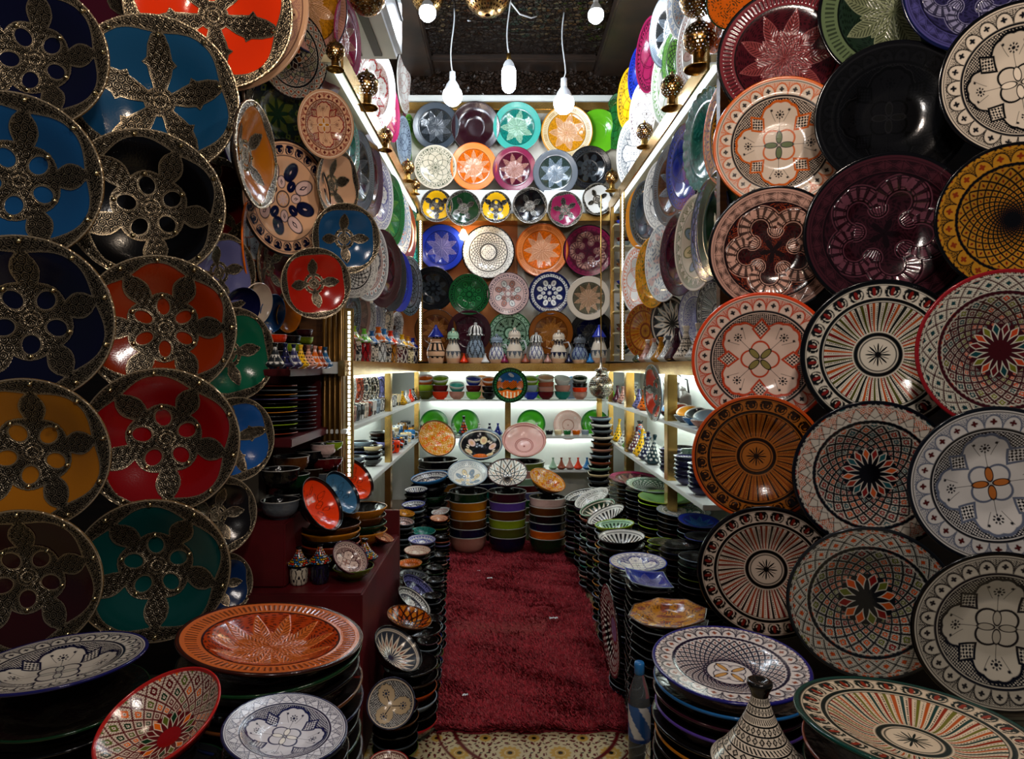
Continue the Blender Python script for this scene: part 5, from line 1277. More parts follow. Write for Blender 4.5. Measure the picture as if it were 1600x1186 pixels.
def f_bands(bg, ln_, n=18, rows=7, kind='loz'):
    def fn(s, t, z):
        c = np.tile(bg, (len(s), 1)); k = np.floor(s*rows); v = frac(s*rows)-.5; u = frac(t*n/TAU+.5*(k % 2))-.5
        if kind == 'loz':
            d = np.abs(u)+np.abs(v)
            c = mix(c, ln_, ((d < .42) & (d > .20) | (d < .08))*((k % 3) != 0)*1.)
            c = mix(c, ln_, ((k % 3) == 0)*(np.sin(t*n*2+v*9) > .2)*(np.abs(v) < .3)*1.)
            c = mix(c, ln_, (np.abs(np.abs(v)-.46) < .05)*1.)
        elif kind == 'net':
            a = np.abs(frac(t*n/TAU+s*rows/2)-.5); b = np.abs(frac(t*n/TAU-s*rows/2)-.5)
            c = mix(c, ln_, np.maximum(a > .40, b > .40)*1.)
        elif kind == 'stripe':
            c = mix(c, ln_, (np.abs(v) > .30)*((k % 2) == 0)*1.); c = mix(c, ln_, ((k % 2) == 1)*(np.abs(u) < .22)*1.)
        elif kind == 'dots':
            c = mix(c, ln_, (np.hypot(u, v) < .27)*1.)
        elif kind == 'confetti':
            i = np.floor(t*n/TAU+.5*(k % 2)); hh = h2(i, k)
            for q, cc in enumerate([C['yellow'], C['sky'], C['vermil'], C['white']]):
                c = mix(c, cc*.8, (np.hypot(u, v) < .36)*(hh > q/4)*(hh <= (q+1)/4)*1.)
        elif kind == 'zigw':
            tri = np.abs(u)*2; c = mix(c, ln_, (v+.5 > tri)*((k % 2) == 0)*1.)
        elif kind == 'vert':
            c = mix(c, ln_, (np.sin(t*n) > .1)*1.)
        elif kind == 'medal':
            c = mix(c, ln_, (np.abs(np.hypot(u*1.2, (s-.5)*.9)-.36) < .05)*1.); c = mix(c, ln_, (np.hypot(u, s-.5) < .12)*1.); c = mix(c, ln_, (np.abs(s-.08) < .03)*1.); c = mix(c, ln_, (np.abs(s-.92) < .03)*1.)
            c = mix(c, ln_, ((np.hypot(u*1.2, (s-.5)*.9) > .44)*(np.sin(t*60)*np.sin(s*50) > .1))*1.)
        return c
    return fn
def tagine(c, R, hgt, lidfn, basecol, label, group=None, name='small_tagine', nt=40, lean=None, knob=None, nr=26, cat='tagine'):
    """conical lidded dish standing at c"""
    e = empty(name, c, label, cat, group)
    painted_lathe('base', [(.001, 0), (R*.55, 0), (R*.58, R*.08), (R*.86, R*.22), (R, R*.42), (R*1.02, R*.5), (R*.9, R*.5), (R*.7, R*.3), (.001, R*.28)], 18, nt, col_of(basecol), e)
    z0 = R*.5; H1 = hgt
    lid = painted_lathe('lid', [(R*.93, z0-.002), (R*.97, z0+.01*R), (R*.78, z0+.13*H1), (R*.52, z0+.33*H1), (R*.30, z0+.58*H1), (R*.19, z0+.76*H1), (R*.17, z0+.82*H1)], nr, nt, lidfn, e)
    painted_lathe('knob', [(R*.17, z0+.80*H1), (R*.20, z0+.86*H1), (R*.27, z0+.95*H1), (R*.26, z0+H1), (R*.19, z0+H1*1.005), (R*.10, z0+H1*.97), (.001, z0+H1*.96)], 12, nt, col_of(basecol if knob is None else knob), e)
    if lean: e.rotation_euler = lean
    return e
# big black and white tagine lid at the bottom right, on its own pile
cb = P(1187, 1186, 1.2); R = 72*1.2/F
e = tagine(Vector((cb.x, cb.y, cb.z-.045)), R, .150, f_bands(C['ivory']*.9, K, 22, 9), C['ivory']*.7, 'black and white banded conical tagine at the bottom right', name='tagine', nt=240, knob=lin('141210'), nr=150)
stack('plate', Vector((cb.x, cb.y, cb.z-.045+.012)), R*1.1, 'plate', .022, 0, 'the low pile carrying the black and white tagine', ['black', 'grey', 'ink'], nt=64, skip=1)

# two dark jars, tagines and bowls on the red plinth (top z .555)
def covered_jar(c, R, hb, bodyfn, lidfn, lidcol, label, group=None, nt=48, lidh=None, nrb=50):
    e = empty('covered_jar', c, label, 'jar', group)
    painted_lathe('body', [(.001, 0), (R*.82, 0), (R*.9, hb*.08), (R, hb*.35), (R, hb*.75), (R*.92, hb*.93), (R*.8, hb)], nrb, nt, bodyfn, e)
    lh = R*2.0 if lidh is None else lidh
    painted_lathe('lid', [(R*.95, hb-.003), (R*1.28, hb+lh*.02), (R*1.3, hb+lh*.07), (R*1.05, hb+lh*.18), (R*.6, hb+lh*.42), (R*.34, hb+lh*.68), (R*.24, hb+lh*.86)], 36, nt, lidfn, e)
    painted_lathe('knob', [(R*.24, hb+lh*.84), (R*.34, hb+lh*.93), (R*.36, hb+lh*.98), (R*.25, hb+lh), (.001, hb+lh*.98)], 10, nt, col_of(lidcol), e)
    return e
def at_z(px, z, py):      # point on a level surface z seen at (px,py)
    Y = (H-z)*F/(py-CY); return P(px, py, Y)
GP = 'ware on the red plinth'
p = at_z(467, .556, 912); covered_jar(p, .030, .068, f_bands(lin('c8bca8'), lin('14121c'), 5, 6, 'medal'), f_bands(K, K, 22, 9, 'confetti'), K, 'black jar with cream medallions and speckled cone lid on the red plinth', GP, 120)
p = at_z(500, .556, 910); covered_jar(p, .031, .072, f_bands(lin('14121e'), lin('20183a'), 5, 6, 'medal'), f_bands(K, K, 22, 9, 'confetti'), K, 'inky jar with dark body and speckled cone lid on the red plinth', GP, 120)
def pbowl(px, py, a, b, rot, Y, pat, kw, rim, label, zb=.556, n=0, cols=None, back=None, s=1, desc=None, off=(0, 0, 0), form='bowl', dz=.03):
    o, c, R = top_piece('display_bowl', 'bowl', px, py, a, b, rot, Y, form, pat, kw, rim, label, back=back, group=GP, s=s, dens=max(a, 40))
    if desc: stack('bowl', c+Vector(off), R*1.05, 'bowl', dz, zb, desc, cols, 'all', nt=96)
    return o
pbowl(505, 786, 45, 24, -58, 2.29, 'scrib', dict(bg=lin('f0400c'), line=lin('3a0c04')), K, 'orange bowl with black scribbles leaning in front on the plinth', back=lin('1a1c22'), desc='the stack under the leaning orange bowl', cols=['brown', 'ochre', 'ink', 'rust', 'dbrown'], off=(.0, .10, -.075), dz=.02)
pbowl(536, 769, 37, 20, -55, 2.47, 'scrib', dict(bg=lin('3a6c90'), line=lin('0c1c2c')), K, 'steel blue bowl with black scribbles leaning on the plinth', back=K)
pbowl(556, 748, 36, 22, -52, 2.63, 'scrib', dict(bg=lin('f0440c'), line=lin('3a0c04')), K, 'second orange scribbled bowl leaning behind the blue one', back=K, desc='the bowl stack behind the leaning scribbled bowls', cols=['ochre', 'brown', 'dgreen'], off=(.02, .03, -.09), zb=.556)
pbowl(541, 806, 20, 10, 0, 2.56, 'lobes', dict(bg=C['ivory'], line=C['dred'], acc=C['dred'], acc2=K, dark=C['dred']), C['ivory'], 'ivory striped bowl between the leaning orange and blue bowls', desc='the low stack under the ivory striped bowl', cols=['ink', 'dbrown'], off=(0, 0, -.01))
pbowl(548, 870, 30, 21, -38, 2.22, 'lobes', dict(bg=lin('e8d0c4'), line=lin('3a0c14'), acc=lin('3a0c14'), acc2=C['rose'], dark=lin('5a1420'), k=4, bk='scallop'), lin('4c1c2c'), 'cream and wine bowl with diamonds tilted at the corner of the plinth', back=lin('3c1c14'), desc='the pair of bowls at the corner of the plinth', cols=['olive', 'dgreen'], off=(.005, .02, -.03), dz=.018)
for i, (px, py, R, lab) in enumerate([(560, 868, .050, 'dark speckled tagine at the front of the plinth edge'), (578, 838, .048, 'dark speckled tagine in the middle of the plinth edge'), (590, 812, .042, 'black and white tagine at the back of the plinth edge')]):
    p = at_z(px+8, .556, py+14); 
    tagine(Vector((p.x, min(p.y+.02, 2.78), .556)), R, R*1.35, f_bands(K, C['white'], 26, 10, 'dots' if i == 2 else 'confetti'), lin('0e1416'), lab, GP, nt=96, nr=60)
pbowl(600, 838, 16, 6, -20, 2.62, 'lobes', dict(bg=C['peach'], line=K, acc=K, acc2=C['rose'], dark=C['terra']), C['terra'], 'small leaning peach bowl at the back corner of the plinth', back=K)

# casseroles on the upper step (top z .776)
ZT = .776
for (px, py, a, Y, cols, desc) in [(438, 732, 29, 2.22, ['black', 'grey', 'ink'], 'the first stack on the upper step'), (456, 712, 27, 2.36, ['brown', 'dgreen', 'black'], 'the second stack on the upper step'),
                                   (484, 703, 23, 2.52, ['ink', 'dbrown', 'grey'], 'the third stack on the upper step'), (506, 693, 20, 2.54, ['pinkw', 'dred', 'grey'], 'the fourth stack on the upper step'), (522, 690, 13, 2.55, ['lime', 'dred', 'dgreen'], 'the last stack on the upper step')]:
    c = P(px, py, Y); R = a*Y/F
    d = .075 if a > 27 else .06
    stack('deep_bowl', c, R, 'deep', d, ZT, desc, cols, 'all', nt=72, skip=0, lean=.01, cat='bowl')
# plates under the upper red shelf (z 1.06..1.265), two piles
for i, (x0, y0, R) in enumerate([(-.815, 2.27, .085), (-.80, 2.46, .085)]):
    stack('plate', Vector((x0, y0, 1.235-.01*i)), R, 'flat', .0155, 1.056, ['the red rack pile beside the platters', 'the red rack pile beside the pilaster', 'the pile at the near end of the red rack'][i],
          ['rust', 'steel', 'ochre', 'lav', 'black', 'lime', 'ochre', 'dgrey', 'grey', 'lime', 'black'] if i != 1 else ['ink', 'grey', 'steel', 'dred', 'black', 'dgrey', 'navy', 'black', 'slate'], 'rim', nt=72, skip=0)
# top of the rack (z 1.293): coloured deep bowls, leaning bowls, small tagines
ZR = 1.293
def leanb(px, py, rx, ry, rot, Y, colr, label, back=None):
    c = P(px, py, Y); n = disc_normal(c, ry, rx, -90+rot, 1)
    return plate('display_bowl', label, 'bowl', 'leaning plain bowls on the red rack', c, n, ry*Y/F, 'bowl', 'plain', dict(a=colr), colr, back if back is not None else colr*.6, 40)
leanb(378, 482, 26, 33, -25, 2.12, lin('0c1038'), 'dark navy plain bowl leaning beside the green platter')
leanb(402, 476, 22, 34, -15, 2.22, lin('e8d0b8'), 'cream plain bowl leaning between two blue ones on the red rack')
leanb(427, 490, 18, 30, -10, 2.34, lin('144a80'), 'blue plain bowl leaning on the red rack')
leanb(452, 493, 18, 27, -6, 2.44, lin('d07810'), 'amber plain bowl leaning on the red rack')
for (px, py, a, Y, cols, desc, n) in [(408, 516, 16, 2.24, ['pinkw', 'dgreen', 'teal', 'white', 'black'], 'the red rack stack by the green platter', 5), (433, 523, 15, 2.32, ['vermil', 'black', 'ink', 'black'], 'the second stack on the red rack', 4),
                                      (455, 525, 15, 2.40, ['black', 'lime', 'ink', 'dgrey'], 'the stack under the amber leaning bowl', 4), (476, 515, 13, 2.48, ['maroon', 'lime', 'plum', 'black'], 'the last stack on the red rack near the pilaster', 4)]:
    c = P(px, py, Y); R = a*Y/F
    stack('deep_bowl', c, R, 'deep', .031, ZR, desc, cols, 'all', nt=56, skip=0, lean=.01, cat='bowl')
GT = 'small tagines along the red rack'
for i, (px, cc, kn, nm, kd) in enumerate([(430, C['dgrey'], K, 'grey and white', 'zigw'), (446, lin('1c1c48'), NV, 'navy', 'stripe'), (459, lin('30305a'), NV, 'blue and white', 'zigw'), (470, C['yellow'], C['yellow'], 'yellow dotted', 'dots'), (482, lin('d89880'), lin('8a5c50'), 'pink dotted', 'dots'), (492, C['orange'], C['rose'], 'orange', 'zigw'), (500, C['dorange'], C['orange'], 'terracotta', 'zigw'), (508, lin('2a6a9c'), lin('1c4a70'), 'sky blue', 'zigw')]):
    Y = 1.98+.062*i; p = P(px, 580, Y)
    tagine(Vector((p.x, Y, ZR)), .030, .066, f_bands(cc, C['white']*.8 if kd == 'zigw' else K, 9, 5, kd), cc*.8, 'small %s tagine on the front edge of the red rack' % nm, GT, nt=48, knob=kn)

# ---- jars on the gold shelf at the back (z 1.325)
ZJ = 1.322
GJ = 'lidded jars on the back gold shelf'
JARS = [(681, 14.5, 62, 'stripe', K, 'peach', 'cone', C['blue']*.6, 'striped urn with dark blue cone lid'), (708, 12, 57, 'zigw', C['grey'], 'ivory', 'dome', C['mint'], 'jar with mint green dome lid'),
        (743, 15, 66, 'net', K, 'steel', 'dome', C['white'], 'tall netted jar with white dome lid'), (776, 12.5, 48, 'net', C['blue']*.6, 'white', 'dome', C['steel'], 'blue netted jar with low patterned lid'),
        (804, 13, 58, 'zigw', C['grey'], 'ivory', 'dome', C['ivory'], 'ivory zigzag jar with domed lid at the centre'), (838, 12.5, 50, 'net', C['blue']*.5, 'white', 'dome', C['white'], 'blue and white jar with striped lid'),
        (873, 13, 54, 'zigw', NV, 'ivory', 'dome', C['ivory'], 'handled jug with zigzag body and domed lid'), (906, 13, 47, 'net', C['blue']*.4, 'steel', 'dome', C['grey'], 'blue grey jar with dark patterned lid'), (936, 13, 62, 'zigw', C['grey'], 'ivory', 'cone', C['blue'], 'zigzag urn with bright blue cone lid')]
for (px, rp, hp, kd, lc, bgc, lid, lcol, lab) in JARS:
    Y = 4.90; s = Y/F; R = rp*s; h = hp*s; p = P(px, 563, Y); p.z = ZJ
    e = empty('lidded_jar', p, lab+' on the back gold shelf', 'jar', GJ)
    hb = h*.66
    bgv = C[bgc]; base = C['peach']
    fb = f_bands(bgv, lc, 10, 5, kd)
    def fn(s_, t_, z_, fb=fb, hb=hb, base=base):
        c = fb(s_, t_, z_); return mix(c, base, (z_ < hb*.22)*1.)
    painted_lathe('body', [(.001, 0), (R*.72, 0), (R*.78, hb*.05), (R*1.0, hb*.35), (R*.98, hb*.52), (R*.70, hb*.80), (R*.58, hb*.86), (R*.60, hb*1.0)], 60, 64, fn, e)
    lh = h*.32
    if lid == 'cone': pr = [(R*.6, hb), (R*.88, hb+.002), (R*.84, hb+lh*.12), (R*.42, hb+lh*.55), (R*.16, hb+lh*.85), (R*.14, hb+lh), (.001, hb+lh*1.02)]
    else: pr = [(R*.6, hb), (R*.92, hb+.001), (R*.92, hb+lh*.10), (R*.74, hb+lh*.14), (R*.76, hb+lh*.38), (R*.66, hb+lh*.60), (R*.42, hb+lh*.76), (R*.13, hb+lh*.82), (R*.19, hb+lh*.90), (R*.15, hb+lh*.98), (.001, hb+lh)]
    painted_lathe('lid', pr, 40, 64, f_bands(lcol, K if lid == 'dome' else lcol*.5, 12, 4, 'vert' if 'striped' in lab or 'white' in lab else 'zigw') if lid == 'dome' else col_of(lcol), e)
    if 'jug' in lab or 'netted jar with low' in lab or 'ivory zigzag' in lab:
        MB().tube([(R*.6, 0, hb*.92), (R*1.15, 0, hb*.95), (R*1.42, 0, hb*.7), (R*1.3, 0, hb*.45), (R*.98, 0, hb*.35)], R*.10, 8).build('handle', M['plastic'], e)
for (px, cc, nm) in [(725, C['vermil'], 'vermilion'), (758, C['white'], 'white'), (788, C['magenta'], 'wine'), (821, C['terra'], 'brick red'), (856, C['rose'], 'rose'), (889, NV, 'navy'), (922, C['sky'], 'sky blue')]:
    Y = 4.88; p = P(px, 566, Y)
    tagine(Vector((p.x, Y, ZJ)), .034, .062, col_of(cc), cc*.7, 'tiny %s tagine between the jars on the back gold shelf' % nm, 'tiny tagines between the jars', nt=28, nr=12)

# ---- bowls under the gold rail at the back (z S1)
GB = 'coloured bowls on the back upper shelf'
def small_stack(px, a, Y, zb, items, where, tilt=None, dz=.045, form='bowl', py=None):
    R = a*Y/F; p = P(px, 600, Y)
    for i, cn in enumerate(items):       # bottom first
        o = link('coloured_bowl', tint_mesh(form, 'all', 56))
        o.color = rgba(C[cn])
        z = zb+FOOT[form]*R+dz*i
        n = Vector((random.uniform(-.03, .03), random.uniform(-.03, .03), 1))
        if i == len(items)-1 and tilt: n = Vector((tilt[0], tilt[1], 1))
        put(o, Vector((p.x, Y, z+(R*.1 if i == len(items)-1 and tilt else 0))), n, R, 0)
        if i == len(items)-1 and tilt:
            inn = dish_mesh(form, 'plain', dict(a=C[cn]), 12, 56, C['white'], C[cn]*.8); inn.materials.append(M['paint']); o.data = inn
        pos = 'topmost' if i == len(items)-1 else ('bottom' if i == 0 else ORD[len(items)-1-i]+' from top')
        tag(o, '%s bowl, %s, in %s' % (NAMES.get(cn, cn), pos, where), 'bowl', GB)
Z1 = S1-.004
for (px, a, items, wh) in [(664, 13, ['olive', 'lime', 'orange'], 'the leftmost stack on the back upper shelf'), (688, 12.5, ['vermil', 'dred', 'lime'], 'the red based stack on the back upper shelf'), (714, 12, ['rose', 'turq'], 'the pair of pink and turquoise bowls at the back'),
                           (740, 12, ['lgreen', 'dred', 'blue'], 'the green based stack on the back upper shelf'), (764, 11, ['black', 'black', 'orange'], 'the black stack beside the painted town plate'), (829, 12, ['blue', 'steel', 'lime'], 'the blue based stack at the back'),
                           (853, 12.5, ['dred', 'rose', 'terra', 'peach'], 'the pink topped stack at the back'), (879, 12.5, ['teal', 'rose', 'white'], 'the white topped stack at the back'), (906, 11.5, ['rose', 'vermil', 'black', 'dgreen'], 'the rightmost stack near the silver lantern')]:
    small_stack(px, a, 5.10, Z1, items, wh, tilt=(random.uniform(-.12, .12), -.38), dz=.036 if len(items) > 3 else .05, form='deep')
facade(797, 602, 27.5, 4.78, 0, 4, 'green rimmed plate painted with a walled town, hanging below the gold shelf', 'kasbah', {}, C['dgreen'], name='picture_plate')
bw2 = lambda px, py, a, Y, label, pat, kw, rim: facade(px, py, a, Y, 0, -10, label, pat, kw, rim, name='standing_plate', group='plates standing on the back shelves')
bw2(665, 607, 17, 5.22, 'olive green plate standing behind the leftmost bowls', 'plain', dict(a=C['olive'], rimline=C['dgreen']), C['green'])
bw2(752, 605, 19, 5.22, 'peach plate standing behind the bowls left of the landscape plate', 'plain', dict(a=C['peach'], rimline=C['ochre']), C['ochre'])
bw2(846, 604, 19, 5.22, 'lime plate standing behind the pink topped bowls', 'plain', dict(a=C['lgreen'], rimline=C['green']), C['lgreen'])
bw2(894, 606, 18, 5.22, 'pale blue plate standing behind the rightmost bowls', 'plain', dict(a=C['steel'], rimline=C['sky']), C['sky'])
for px, nm in [(678, 'leftmost'), (727, 'second from left'), (830, 'third from left'), (930, 'rightmost')]:
    bw2(px, 662, 22, 5.22, 'bright green plate on the back middle shelf, %s of the green ones' % nm, 'plain', dict(a=lin('3c9c1c'), rimline=C['dgreen']), C['green'])
bw2(888, 664, 23, 5.22, 'pale pink plate standing on the back middle shelf', 'pinkdot', dict(base=C['pinkw'], c2=C['rose']), C['rose'])
# small things on the middle shelf (z S2)
def cup(c, R, h, fn, label, group=None, inner=None, handle=False, name='small_cup', cat='cup', nt=32):
    e = empty(name, c, label, cat, group)
    painted_lathe('body', [(.001, 0), (R*.75, 0), (R*.85, h*.1), (R*.98, h*.6), (R, h), (R*.9, h), (R*.85, h*.6), (R*.6, h*.15), (.001, h*.12)], 30, nt, fn, e)
    if handle: MB().tube([(R*.9, 0, h*.85), (R*1.5, 0, h*.75), (R*1.5, 0, h*.35), (R*.92, 0, h*.25)], R*.12, 6).build('handle', M['plastic'], e)
    return e
for i, (px, cc, kd, nm) in enumerate([(668, C['white'], 'vert', 'white'), (683, C['ink'], 'dots', 'black and white'), (692, C['vermil'], 'dots', 'red'), (708, C['mint'], 'zigw', 'pale green'), (725, C['dbrown'], 'confetti', 'tall dark'), (749, C['white'], 'stripe', 'white striped'), (765, C['navy'], 'zigw', 'navy'), (778, C['blue'], 'dots', 'cobalt'), (838, C['white'], 'zigw', 'white zigzag')]):
    p = P(px, 680, 5.10); Rr = .040 if i != 4 else .048
    tagine(Vector((p.x, 5.08, S2)), Rr, Rr*1.9 if i != 4 else .13, f_bands(cc, K if i not in (1, 6) else C['white'], 9, 5, kd), cc*.7, 'small %s tagine on the back middle shelf' % nm, 'tagines on the back middle shelf', nt=36)
for i, (px, cc, nm) in enumerate([(858, C['dgrey'], 'grey patterned'), (872, C['cream'], 'cream'), (886, C['green'], 'green lined'), (900, C['orange'], 'orange lined'), (914, C['steel'], 'steel blue')]):
    p = P(px, 680, 5.06)
    cup(Vector((p.x, 5.05, S2)), .030, .045, f_bands(cc, C['white'], 10, 4, 'zigw'), 'small %s cup in the row on the back middle shelf' % nm, 'cups on the back middle shelf')
for i, (px, cc, nm) in enumerate([(864, C['mint'], 'pale green'), (877, C['terra'], 'rosy'), (890, C['rose'], 'pink'), (903, C['vermil'], 'orange red'), (917, C['sky'], 'blue')]):
    p = P(px, 730, 5.06)
    tagine(Vector((p.x, 5.05, S3)), .036, .075, col_of(cc), cc*.7, 'small %s tagine on the lowest back shelf' % nm, 'tagines on the lowest back shelf', nt=32)

# ---- left gold shelf: cylinder jars with tagine lids (z 1.32)
GLJ = 'patterned canisters on the left gold shelf'
LJ = [(544, 'terra', C['orange'], 'orange topped brick'), (553, 'dgrey', C['lime'], 'grey with lime top'), (569, 'red', C['lgreen'], 'red netted with green top'), (581, 'ivory', C['blue2'], 'ivory with blue top'), (591, 'white', C['orange'], 'white with orange top'),
      (600, 'ink', C['sky'], 'black with sky blue top'), (610, 'ochre', C['vermil'], 'ochre with red top'), (619, 'dred', C['steel'], 'dark red with grey top'), (628, 'plum', C['yellow'], 'plum with yellow top'), (637, 'cream', C['amber'], 'cream with amber top'), (645, 'navy', C['blue'], 'navy with blue top')]
for i, (px, bc, lc, nm) in enumerate(LJ):
    X = -.70; Y = F*X/(px-CX); p = Vector((X, Y, ZJ-.003))
    R = .036 if i < 4 else .045
    e = covered_jar(p, R, .105 if i < 4 else .12, f_bands(C[bc], K if bc not in ('dgrey', 'ink', 'navy', 'plum', 'dred') else C['ivory'], 8, 4, 'net' if i % 2 == 0 else 'medal'), f_bands(lc, C['white'], 8, 4, 'zigw'), lc, '%s canister on the left gold shelf' % nm, GLJ, 56, R*1.9)
# ---- left recess shelves
GC = 'cups and canisters on the left upper shelf'
for i in range(12):
    px = 546+6.6*i; X = -.70; Y = F*X/(px-CX)
    bc = ['rose', 'grey', 'black', 'ivory', 'rust', 'white', 'steel', 'ink', 'brown', 'lav', 'ink', 'cream'][i]
    nm = ['rose', 'grey', 'black', 'ivory', 'rust', 'white', 'steel', 'inky', 'brown', 'lavender', 'dark netted', 'cream netted'][i]
    cup(Vector((X, Y, S1)), .034, .075, f_bands(C[bc], K if i not in (2, 7, 10) else C['white'], 8, 4, ['net', 'medal', 'zigw'][i % 3]), '%s patterned tumbler in the row on the left upper shelf' % nm, GC, name='tumbler')
for i, (px, bc, nm) in enumerate([(629, C['yellow'], 'yellow'), (635, C['white'], 'white'), (641, C['vermil'], 'red'), (646, K, 'black'), (651, C['ink'], 'dark blue')]):
    X = -.665; Y = F*X/(px-CX)
    tagine(Vector((X, Y, S1)), .034, .075, f_bands(bc, C['white'] if i > 2 else K, 7, 5, 'dots'), bc*.7, 'small %s dotted tagine at the far end of the left upper shelf' % nm, 'dotted tagines at the far end of the left upper shelf', nt=36)
for i, (px, py, rx, ry, a, nm) in enumerate([(548, 607, 9, 26, C['white'], 'white'), (560, 606, 8, 26, C['rust'], 'rust'), (572, 606, 9, 25, C['dgrey'], 'charcoal'), (585, 607, 8, 23, C['ink'], 'black'), (596, 608, 8, 22, C['lav'], 'lavender'), (606, 607, 7, 20, C['white'], 'small white')]):
    turned(px, py, rx, ry, -.90, '%s plate standing at the back of the left upper shelf' % nm, 'lobes', dict(bg=a, line=K, acc=K if i not in (2, 3) else C['ivory'], acc2=a, dark=K), a, lean=0, group='plates on the left upper shelf')
for i, (px, a, items) in enumerate([(552, .060, ['dgrey', 'ink', 'black', 'steel']), (566, .060, ['black', 'blue', 'navy', 'ink', 'steel']), (580, .060, ['ink', 'grey', 'black', 'cream']), (592, .06, ['black', 'dred', 'ink', 'black', 'dbrown']), (602, .055, ['black', 'ink', 'lav'])]):
    X = -.72-.05*(i % 2); Y = F*X/(px-CX)
    for k, cn in enumerate(items):
        o = link('small_bowl', tint_mesh('bowl', 'rim' if k < len(items)-1 else 'all', 48)); o.color = rgba(C[cn])
        put(o, Vector((X, Y, S2+.67*a+.024*k)), Vector((0, 0, 1)), a, k)
        tag(o, '%s small bowl, %s, %s stack on the left lower shelf' % (NAMES.get(cn, cn), 'topmost' if k == len(items)-1 else ORD[len(items)-1-k]+' from top', ['first', 'second', 'third', 'fourth', 'fifth'][i]), 'bowl', 'small bowls on the left lower shelf')
for i, (px, cc, kd, nm) in enumerate([(615, C['vermil'], 'dots', 'red'), (622, C['ink'], 'confetti', 'black speckled'), (628, C['steel'], 'stripe', 'steel striped'), (634, C['cream'], 'dots', 'cream dotted'), (640, C['sky'], 'zigw', 'sky blue'), (646, C['amber'], 'dots', 'amber'), (651, C['navy'], 'zigw', 'navy')]):
    X = -.69; Y = F*X/(px-CX)
    cup(Vector((X, Y, S2)), .042, .075, f_bands(cc, K if i != 1 else C['white'], 9, 4, kd), '%s mug on the left lower shelf past the post' % nm, 'mugs on the left lower shelf', handle=True, name='mug')
    cup(Vector((X-.09, Y, S2)), .042, .11, f_bands(cc*.5, C['white'], 9, 5, ['stripe', 'zigw', 'dots'][i % 3]), 'dark %s tumbler behind the mugs on the left lower shelf' % nm, 'tumblers behind the mugs on the left lower shelf', name='tumbler')

# ---- right gold shelf tagines (z 1.32)
GRT = 'tagines along the right gold shelf'
for i, (px, cc, kn, nm, kd) in enumerate([(1002, C['dgreen'], C['dgreen'], 'bottle green', 'zigw'), (1012, C['rose'], C['ivory'], 'rose', 'zigw'), (1022, C['white'], C['rose'], 'white and rose', 'net'), (1033, C['amber'], C['ochre'], 'amber', 'net'), (1044, C['white'], C['grey'], 'white netted', 'net'), (1057, C['plum'], C['plum'], 'plum', 'zigw'), (1072, C['ivory'], C['ivory'], 'ivory with brown bands', 'loz'), (1092, C['white'], C['ivory'], 'white and black', 'loz')]):
    X = .875; Y = F*X/(px-CX); R = .058 if i < 5 else .062
    tagine(Vector((X, Y, ZJ-.004)), R, R*2.0 if i < 5 else R*2.35, f_bands(cc, K if kd != 'zigw' else cc*.4, 14, 7, kd), cc*.8, '%s tagine in the row on the right gold shelf' % nm, GRT, nt=64, knob=kn)
# right upper shelf: small tagines then bowls (z 1.03)
for i, (px, cc, nm) in enumerate([(956, C['lgreen'], 'green'), (965, C['maroon'], 'wine'), (973, C['rose'], 'rose'), (981, C['white'], 'white'), (989, C['yellow'], 'yellow'), (998, C['lav'], 'lilac'), (1006, C['orange'], 'orange')]):
    X = .87; Y = F*X/(px-CX)
    tagine(Vector((X, Y, S1-.014)), .044, .105, f_bands(cc, K, 7, 5, 'dots'), cc*.6, 'small %s dotted tagine on the right upper shelf' % nm, 'dotted tagines on the right upper shelf', nt=40)
for i, (px, cn, top) in enumerate([(1046, 'dred', 'sky'), (1056, 'ink', 'rust'), (1070, 'grey', 'amber'), (1084, 'blue2', 'ink'), (1098, 'rose', 'steel')]):
    X = .88; Y = F*X/(px-CX); R = .052
    o = link('coloured_bowl', tint_mesh('bowl', 'all', 56)); o.color = rgba(C[cn]); put(o, Vector((X, Y, S1-.014+.67*R)), Vector((0, 0, 1)), R, 0)
    tag(o, '%s bowl standing on the right upper shelf' % NAMES.get(cn, cn), 'bowl', 'glazed bowls on the right upper shelf')
    plate('coloured_bowl', '%s bowl leaning on the one below, right upper shelf' % NAMES.get(top, top), 'bowl', 'leaning bowls on the right upper shelf', Vector((X+.01, Y, S1+.030+R*.25)), Vector((-.35, -.40, 1)), R*.98, 'bowl', 'plain', dict(a=C[top]), C['white'], C[top]*.7, 30)
# dark kettle and teapots behind
e = empty('lidded_pot', Vector((1.04, F*1.04/(1058-CX), S1-.014)), 'dark brown lidded pot with hoop handle at the back of the right upper shelf', 'pot')
painted_lathe('body', [(.001, 0), (.07, 0), (.085, .03), (.08, .10), (.05, .13)], 20, 48, col_of(C['dbrown']), e)
painted_lathe('lid', [(.052, .13), (.05, .14), (.03, .155), (.012, .16), (.016, .175), (.001, .18)], 14, 32, col_of(C['dbrown']*.7), e)
MB().tube([(-.07, 0, .11), (-.06, 0, .19), (0, 0, .225), (.06, 0, .19), (.07, 0, .11)], .006, 8).build('handle', M['darkplastic'], e)
e = empty('glass_box', Vector((1.02, F*1.02/(985-CX), S1-.014)), 'black and white studded box behind the dotted tagines on the right upper shelf', 'box')
MB().box(-.05, .05, -.05, .05, 0, .13, .004).build('box_body', mat_plain('studded_box', C['ink'], .3, 0, C['white'], 60, .1), e)
MB().box(-.053, .053, -.053, .053, .132, .15, .004).build('box_lid', M['white'], e)
